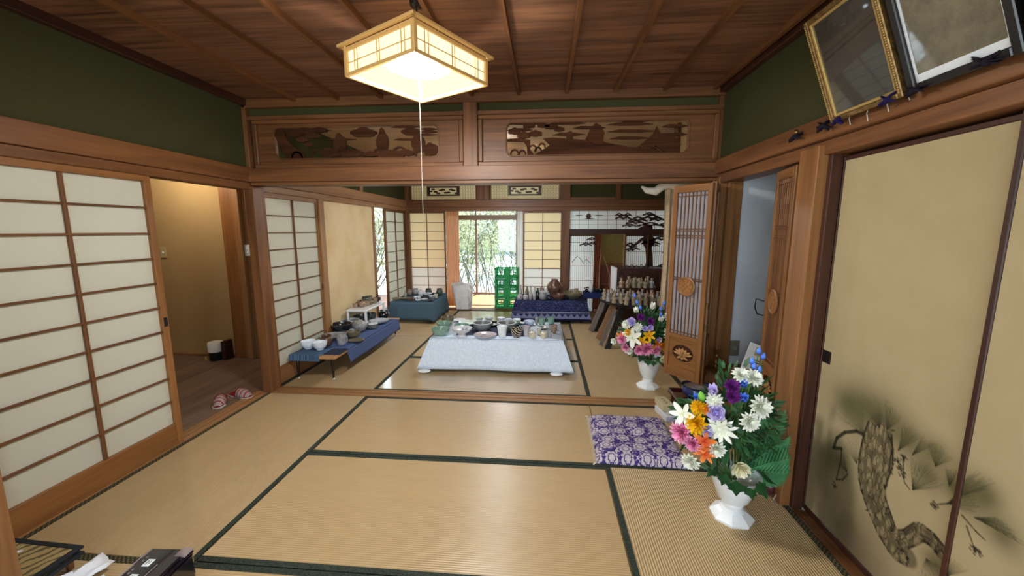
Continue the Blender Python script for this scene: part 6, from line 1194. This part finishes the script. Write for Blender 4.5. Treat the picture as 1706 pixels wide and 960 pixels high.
# ================================================================== FRAMES ON THE RIGHT RAIL
GOLD = simple('gold_frame', '#664d2b', .35, .5, .6, var='#957545', vs=60); GOLD2 = simple('gold_liner', '#b99a5e', .4, .5, .5); BFR = simple('black_frame', '#141112', .3, .5)
t = NT('faded_photo'); n = t.noise(t.tc(), 6, 5, .7); PH1 = t.fin(t.ramp(n, [(.3, '#1f201d'), (.7, '#3d3a31')]), .25, .5, Coat_Weight=1.0, Coat_Roughness=.03)
t = NT('yellowed_print'); n = t.noise(t.tc(), 9, 6, .75); PH2 = t.fin(t.ramp(n, [(.3, '#4b463a'), (.55, '#6d6654'), (.75, '#857a60')]), .3, .5, Coat_Weight=1.0, Coat_Roughness=.03)
def framed(lab, y0, y1, z0, tilt, h, mat, pic, fw=.022, inner=None, beads=False, x=1.205):
    t = thing('picture_frame', lab, 'picture', (x, (y0 + y1) / 2, z0), 0); T = Matrix.Rotation(-tilt, 4, 'Y'); W = (y1 - y0) / 2
    def q(nm, a0, b0, a1, b1, x0, x1, mm, bb=.003): m = M(); m.T = T; m.bbox(x0, a0, b0, x1, a1, b1, bb); return part(nm, m, mm, t, 0, False)
    q('side_moulding', -W, 0, -W + fw, h, -.012, .014, mat); q('side_moulding', W - fw, 0, W, h, -.012, .014, mat); q('cross_moulding', -W + fw, 0, W - fw, fw, -.012, .014, mat); q('cross_moulding', -W + fw, h - fw, W - fw, h, -.012, .014, mat)
    g_ = fw
    if inner: 
        for a in ((-W + fw, fw, -W + fw + .012, h - fw), (W - fw - .012, fw, W - fw, h - fw), (-W + fw + .012, fw, W - fw - .012, fw + .012), (-W + fw + .012, h - fw - .012, W - fw - .012, h - fw)): q('inner_liner', a[0], a[1], a[2], a[3], -.006, .008, inner, .002)
        g_ += .012
    q('picture_sheet', -W + g_, g_, W - g_, h - g_, .000, .003, pic, .0005)
    if beads:
        m = M()
        for k in range(46):
            for sg in (-1, 1): p = T @ Vector((-.013, sg * (W - fw * .4), fw + (h - 2 * fw) * k / 45)); m.sphere(tuple(p), .0035, 6, 4)
        part('bead_trim', m, GOLD2, t, 60, False, kind='stuff')
    q('back_board', -W, 0, W, h, .012, .018, WD['darkz']); return t, T, W
f1 = framed('gilt framed faded portrait sheet with beaded edge, leftmost on the rail', 1.505, 1.845, 1.865, .37, .42, GOLD, PH1, .02, GOLD2, True)
f2, T2, W2 = framed('wide black framed yellowed print on the rail, middle of the three', 1.165, 1.485, 1.865, .37, .44, BFR, PH2, .026)
for a in ((-W2 + .026, .026, -W2 + .034, .41), (W2 - .034, .026, W2 - .026, .41), (-W2 + .03, .026, W2 - .03, .05)): m = M(); m.T = T2; m.box(-.002, a[0], a[1], .0, a[2], a[3]); part('white_mat_strip', m, CW, f2, 0, False)
framed('gold framed picture at the right edge of the view, nearest on the rail', .80, 1.145, 1.865, .37, .44, GOLD, PH2, .03)
PUR = simple('purple_cloth', '#1e1548', .7, .2); DPUR = simple('dark_purple_cloth', '#1a1320', .7, .2)
def rag(lab, y, mat, s=1.0, x=1.215):
    m = M(); r = random.Random(int(y * 1000)); 
    for k in range(7):
        a = r.uniform(0, 6.28); L = r.uniform(.025, .045) * s; a = r.choice((-1, 1)) * r.uniform(.0, .75) + (0 if k % 2 else PI); m.T = Matrix.Translation((r.uniform(-.016, -.004), 0, .010 * s)) @ Matrix.Rotation(a + r.uniform(-.3, .1), 4, 'X') @ Matrix.Rotation(PI / 2, 4, 'Z'); petal(m, L * 1.1, L * .3, .006, 0, .3, 0, 3, .3)
    m.T = Matrix.Identity(4); m.sphere((-.008, 0, .010 * s), .011 * s, 8, 5)
    o = tmesh('knotted_cloth', m, mat, lab, 'cloth', (x, y, 1.858), 0, 'knotted cloths along the picture rail', 60); md = o.modifiers.new('thickness', 'SOLIDIFY'); md.thickness = .002; return o
rag('purple knotted cloth under the left lower corner of the gilt frame', 1.79, PUR, .9, 1.195); rag('purple knotted cloth under the right lower corner of the gilt frame', 1.56, PUR, 1.05, 1.195)
rag('dark purple knot under the left lower corner of the black frame', 1.45, DPUR, 1.0, 1.195); rag('dark purple knot under the right lower corner of the black frame', 1.245, DPUR, 1.1, 1.195)
rag('dark knotted cloth lying on the rail left of the gilt frame', 1.90, DPUR, 1.1, 1.21); rag('dark knotted cloth with a brass clip, farthest along the rail', 2.10, DPUR, 1.2, 1.215)
m = M(); m.sphere((0, 0, 0), .012, 10, 6); tmesh('brass_clip', m, BRASS, 'small shiny brass clip on the farthest knotted cloth', 'clip', (1.20, 2.09, 1.885), smooth=60)
for k, (y, l) in enumerate(((1.78, .05), (1.69, .06), (1.60, .05), (1.52, .035))): m = M(); m.tube([(0, 0, 0), (-.003, .004, -l * .5), (.001, -.002, -l)], .0016, 4); tmesh('hanging_thread', m, CREAMT, '%s pale thread hanging over the rail below the gilt frame' % ('first', 'second', 'third', 'fourth')[k] + ' from left', 'thread', (1.226, y, 1.89), smooth=60)
# ================================================================== NEAR LEFT ITEMS
t = NT('woven_mat_print'); n = t.noise(t.mapp((1, .3, 1)), 30, 4, .6); v1 = t.wave(t.mapp((1, 1, 1), (0, 0, .5)), 8, 6, 3, 'X', 'SIN', 2); MATP = t.fin(t.mix(t.math('GREATER_THAN', v1, .75), t.mix(n, '#8d7c54', '#b09c6e'), '#5b5238'), .7, .2)
NB = simple('black_cloth_edge', '#22252a', .7, .2)
def edged_mat(lab, x0, x1, y0, y1, z, th, rz=0):
    t = thing('woven_mat', lab, 'mat', ((x0 + x1) / 2, (y0 + y1) / 2, z), rz); X, Y = (x1 - x0) / 2, (y1 - y0) / 2; m = M(); m.bbox(-X + .01, -Y + .01, 0, X - .01, Y - .01, th, .002); part('woven_sheet', m, MATP, t, 0, False)
    for a in ((-X, -Y, -X + .022, Y), (X - .022, -Y, X, Y), (-X + .022, -Y, X - .022, -Y + .022), (-X + .022, Y - .022, X - .022, Y)): m = M(); m.bbox(a[0], a[1], -.001, a[2], a[3], th + .003, .002); part('black_edging', m, NB, t, 0, False)
    return t
nt = thing('floor_stool', 'low wooden stand under the folded woven mats at the left corner', 'stand', (-2.06, 1.19, 0)); wb_('top', 'pale', -2.22, 1.125, .04, -1.96, 1.33, .055, nt)
for x in (-2.2, -1.99):
    for y in (1.15, 1.30): wb_('leg', 'pale', x, y, 0, x + .02, y + .02, .04, nt)
edged_mat('woven straw mat with a black cloth edge, uppermost at the bottom left corner', -2.36, -1.94, 1.12, 1.345, .083, .008, math.radians(-2)); edged_mat('second woven straw mat showing under the uppermost one at the bottom left', -2.34, -1.925, 1.12, 1.325, .062, .008, math.radians(2))
PPR = simple('thin_white_paper', '#d5d6dc', .6, .2, var='#e3e4e8', vs=10)
def crumple(lab, pts, z, seed):
    r = random.Random(seed); m = M(); n = 8; vs = []; fs = []; P = [Vector(p) for p in pts]
    for i in range(n + 1):
        for j in range(n + 1): a = P[0].lerp(P[1], i / n); b = P[3].lerp(P[2], i / n); p = a.lerp(b, j / n); vs.append((p.x + r.uniform(-.006, .006), p.y + r.uniform(-.006, .006), z + r.uniform(0, .014) + .01 * math.sin(i * 1.1)))
    for i in range(n):
        for j in range(n): a = i * (n + 1) + j; fs.append((a, a + n + 1, a + n + 2, a + 1))
    c = sum(P, Vector((0, 0))) / 4; m.T = Matrix.Translation((-c.x, -c.y, -z)); m.add(vs, fs); o = tmesh('crumpled_paper', m, PPR, lab, 'paper', (c.x, c.y, z), smooth=20); md = o.modifiers.new('thickness', 'SOLIDIFY'); md.thickness = .001
crumple('crumpled white paper strip between the woven mats and the black appliance', ((-1.90, 1.37), (-1.80, 1.33), (-1.84, 1.10), (-1.97, 1.10)), .02, 1); crumple('second crumpled white paper in front of the black appliance', ((-1.80, 1.27), (-1.68, 1.25), (-1.68, 1.12), (-1.82, 1.12)), .012, 2); crumple('white paper lying on the uppermost woven mat beside the post', ((-2.26, 1.30), (-2.13, 1.27), (-2.13, 1.18), (-2.3, 1.17)), .094, 3)
dv = thing('electric_appliance', 'black glossy appliance with a sloping silver banded lid and white button labels', 'appliance', (-1.41, 1.10, 0), math.radians(3)); BGL = simple('black_gloss_plastic', '#17131c', .12, .6, Coat_Weight=.6); SIL = simple('silver_trim', '#a29aa3', .3, .5, .7)
m = M(); m.prism([(-.085 + .02, -.17), (.085 - .02, -.17), (.085, -.15), (.085, .13), (.07, .15), (-.07, .15), (-.085, .13), (-.085, -.15)], 0, .185); part('housing', m, BGL, dv, 20, False)
m = M(); m.bbox(-.083, -.16, .186, .083, .147, .20, .006); part('lid', m, BGL, dv, 0, False); m = M(); m.bbox(.030, -.16, .2, .075, .10, .212, .005); part('handle_ridge', m, BGL, dv, 0, False); m = M(); m.bbox(.038, .10, .2, .084, .146, .206, .003); part('silver_band', m, SIL, dv, 0, False)
m = M(); m.bbox(-.084, -.16, .199, -.079, .14, .204, .0015); part('silver_edge', m, SIL, dv, 0, False); m = M(); m.bbox(.006, -.02, .2005, .010, .07, .2025, .0005); part('silver_line', m, SIL, dv, 0, False)
for y in (.075, .01, -.055): m = M(); m.bbox(-.045, y - .016, .2005, -.018, y + .016, .2025, .0008); part('button_label', m, WHITEP, dv, 0, False); m = M(); m.box(-.038, y - .009, .2026, -.034, y + .009, .203); m.box(-.029, y - .006, .2026, -.026, y + .008, .203); part('label_print', m, DRK, dv, 0, False)
for k, y in enumerate((.10, .085, .045, .03, -.02, -.035)): m = M(); m.box(-.064, y - .004, .2003, -.058, y + .004, .2009); part('printed_mark', m, SIL, dv, 0, False)
# small dark wooden drum and beater between vase and wall
wd = thing('wooden_drum', 'small dark reddish wooden object with a pale stick behind the front vase', 'drum', (1.225, 2.06, .0)); MRN = simple('maroon_lacquer', '#4a2227', .3, .5); m = M(); m.sphere((0, 0, .05), .048, 16, 10, 1, .8, 1); part('body', m, MRN, wd, 60, False); m = M(); m.tube([(-.03, -.04, .09), (.03, -.05, .065), (-.005, -.06, .008)], .004, 6); part('stick', m, simple('pale_stick', '#a08a78', .6), wd, 60, False)
# ================================================================== GARDEN
gd = struct('ground'); m = M(); m.box(-14, 8.6, -.5, 14, 30, -.35); m.box(-14, 3, -.5, -2.9, 8.6, -.35) ; part('garden_gravel', m, simple('garden_gravel', '#9db0be', .9, .1, var='#b8c5cd', vs=6), gd, 0)
BAR = simple('branch_bark', '#6c675c', .9, .1); t = NT('hedge_leaf'); n = t.noise(t.tc(), 1.3, 3, .6); HL = t.fin(t.ramp(n, [(.3, '#86906a'), (.5, '#b4b88e'), (.7, '#a6b4b8')]), .6, .3)
def hedge(lab, x0, x1, y, z0, z1, nl, seed, depth=.9, ls=1.0, nb=26):
    r = random.Random(seed); t = thing('garden_shrub', lab, 'shrub', ((x0 + x1) / 2, y, -.35)); m = M(); tips = []
    for k in range(nb):
        p = Vector((r.uniform(x0, x1), y + r.uniform(-depth, depth) * .4, -.35)); pts = [p.copy()]; d = Vector((r.uniform(-.4, .4), r.uniform(-.2, .2), 1))
        for s_ in range(6): d = (d + Vector((r.uniform(-.35, .35), r.uniform(-.2, .2), r.uniform(-.1, .2)))).normalized(); p = p + d * (z1 + .35) / 6 * r.uniform(.8, 1.1); pts.append(p.copy()); tips.append(p.copy())
        m.tube(pts, [.018 * (1 - .13 * i) for i in range(7)], 5)
        for i in range(2, 7):
            for _ in range(3): e = pts[i] + Vector((r.uniform(-.3, .3), r.uniform(-.2, .2), r.uniform(.05, .35))); m.tube([pts[i], pts[i].lerp(e, .5) + Vector((0, 0, .03)), e], [.006, .005, .002], 4); tips.append(e)
    part('branches', m, BAR, t, 60); vs = []; fs = []
    for k in range(nl):
        tp = r.choice(tips); c = tp + Vector((r.gauss(0, .2), r.gauss(0, .16), r.gauss(0, .2)))
        if c.z < z0: continue
        a = Vector((r.gauss(0, 1), r.gauss(0, 1), r.gauss(0, 1))).normalized() * r.uniform(.025, .05) * ls; b = a.orthogonal().normalized() * a.length * .4; o = len(vs)
        vs += [tuple(c - a), tuple(c + b), tuple(c + a), tuple(c - b)]; fs.append((o, o + 1, o + 2, o + 3))
    m = M(); m.v = vs; m.f = fs; m.mi = [0] * len(fs); part('leaves', m, HL, t, 0, kind='stuff')
hedge('tall dense hedge across the back of the garden behind the shrubs', -9, 4, 15.5, -.3, 3.6, 15000, 9, 1.5, 2.6, 60)
hedge('pale leafy shrub seen through the left panes of the verandah window', -3.0, -1.25, 10.6, -.3, 2.7, 9000, 1); hedge('tangled pale shrub seen through the middle panes behind the crates', -1.5, 1.1, 11.6, -.3, 2.9, 13000, 2, nb=38)
hedge('pale shrub outside the pine lattice screen', .7, 2.8, 12.6, -.2, 2.3, 2500, 3); hedge('shrub seen through the narrow gap of the left wall', -6.4, -5.0, 11.6, -.3, 2.2, 1500, 4); hedge('shrub standing outside the left wall opening', -4.9, -3.8, 8.6, -.3, 1.9, 1200, 5, .5)
m = M(); r = random.Random(3); prev = None; P = [(-14, 0)]
for k in range(29): P.append((-14 + k, 1.5 + 1.1 * math.sin(k * .6) + .4 * math.sin(k * 1.7)))
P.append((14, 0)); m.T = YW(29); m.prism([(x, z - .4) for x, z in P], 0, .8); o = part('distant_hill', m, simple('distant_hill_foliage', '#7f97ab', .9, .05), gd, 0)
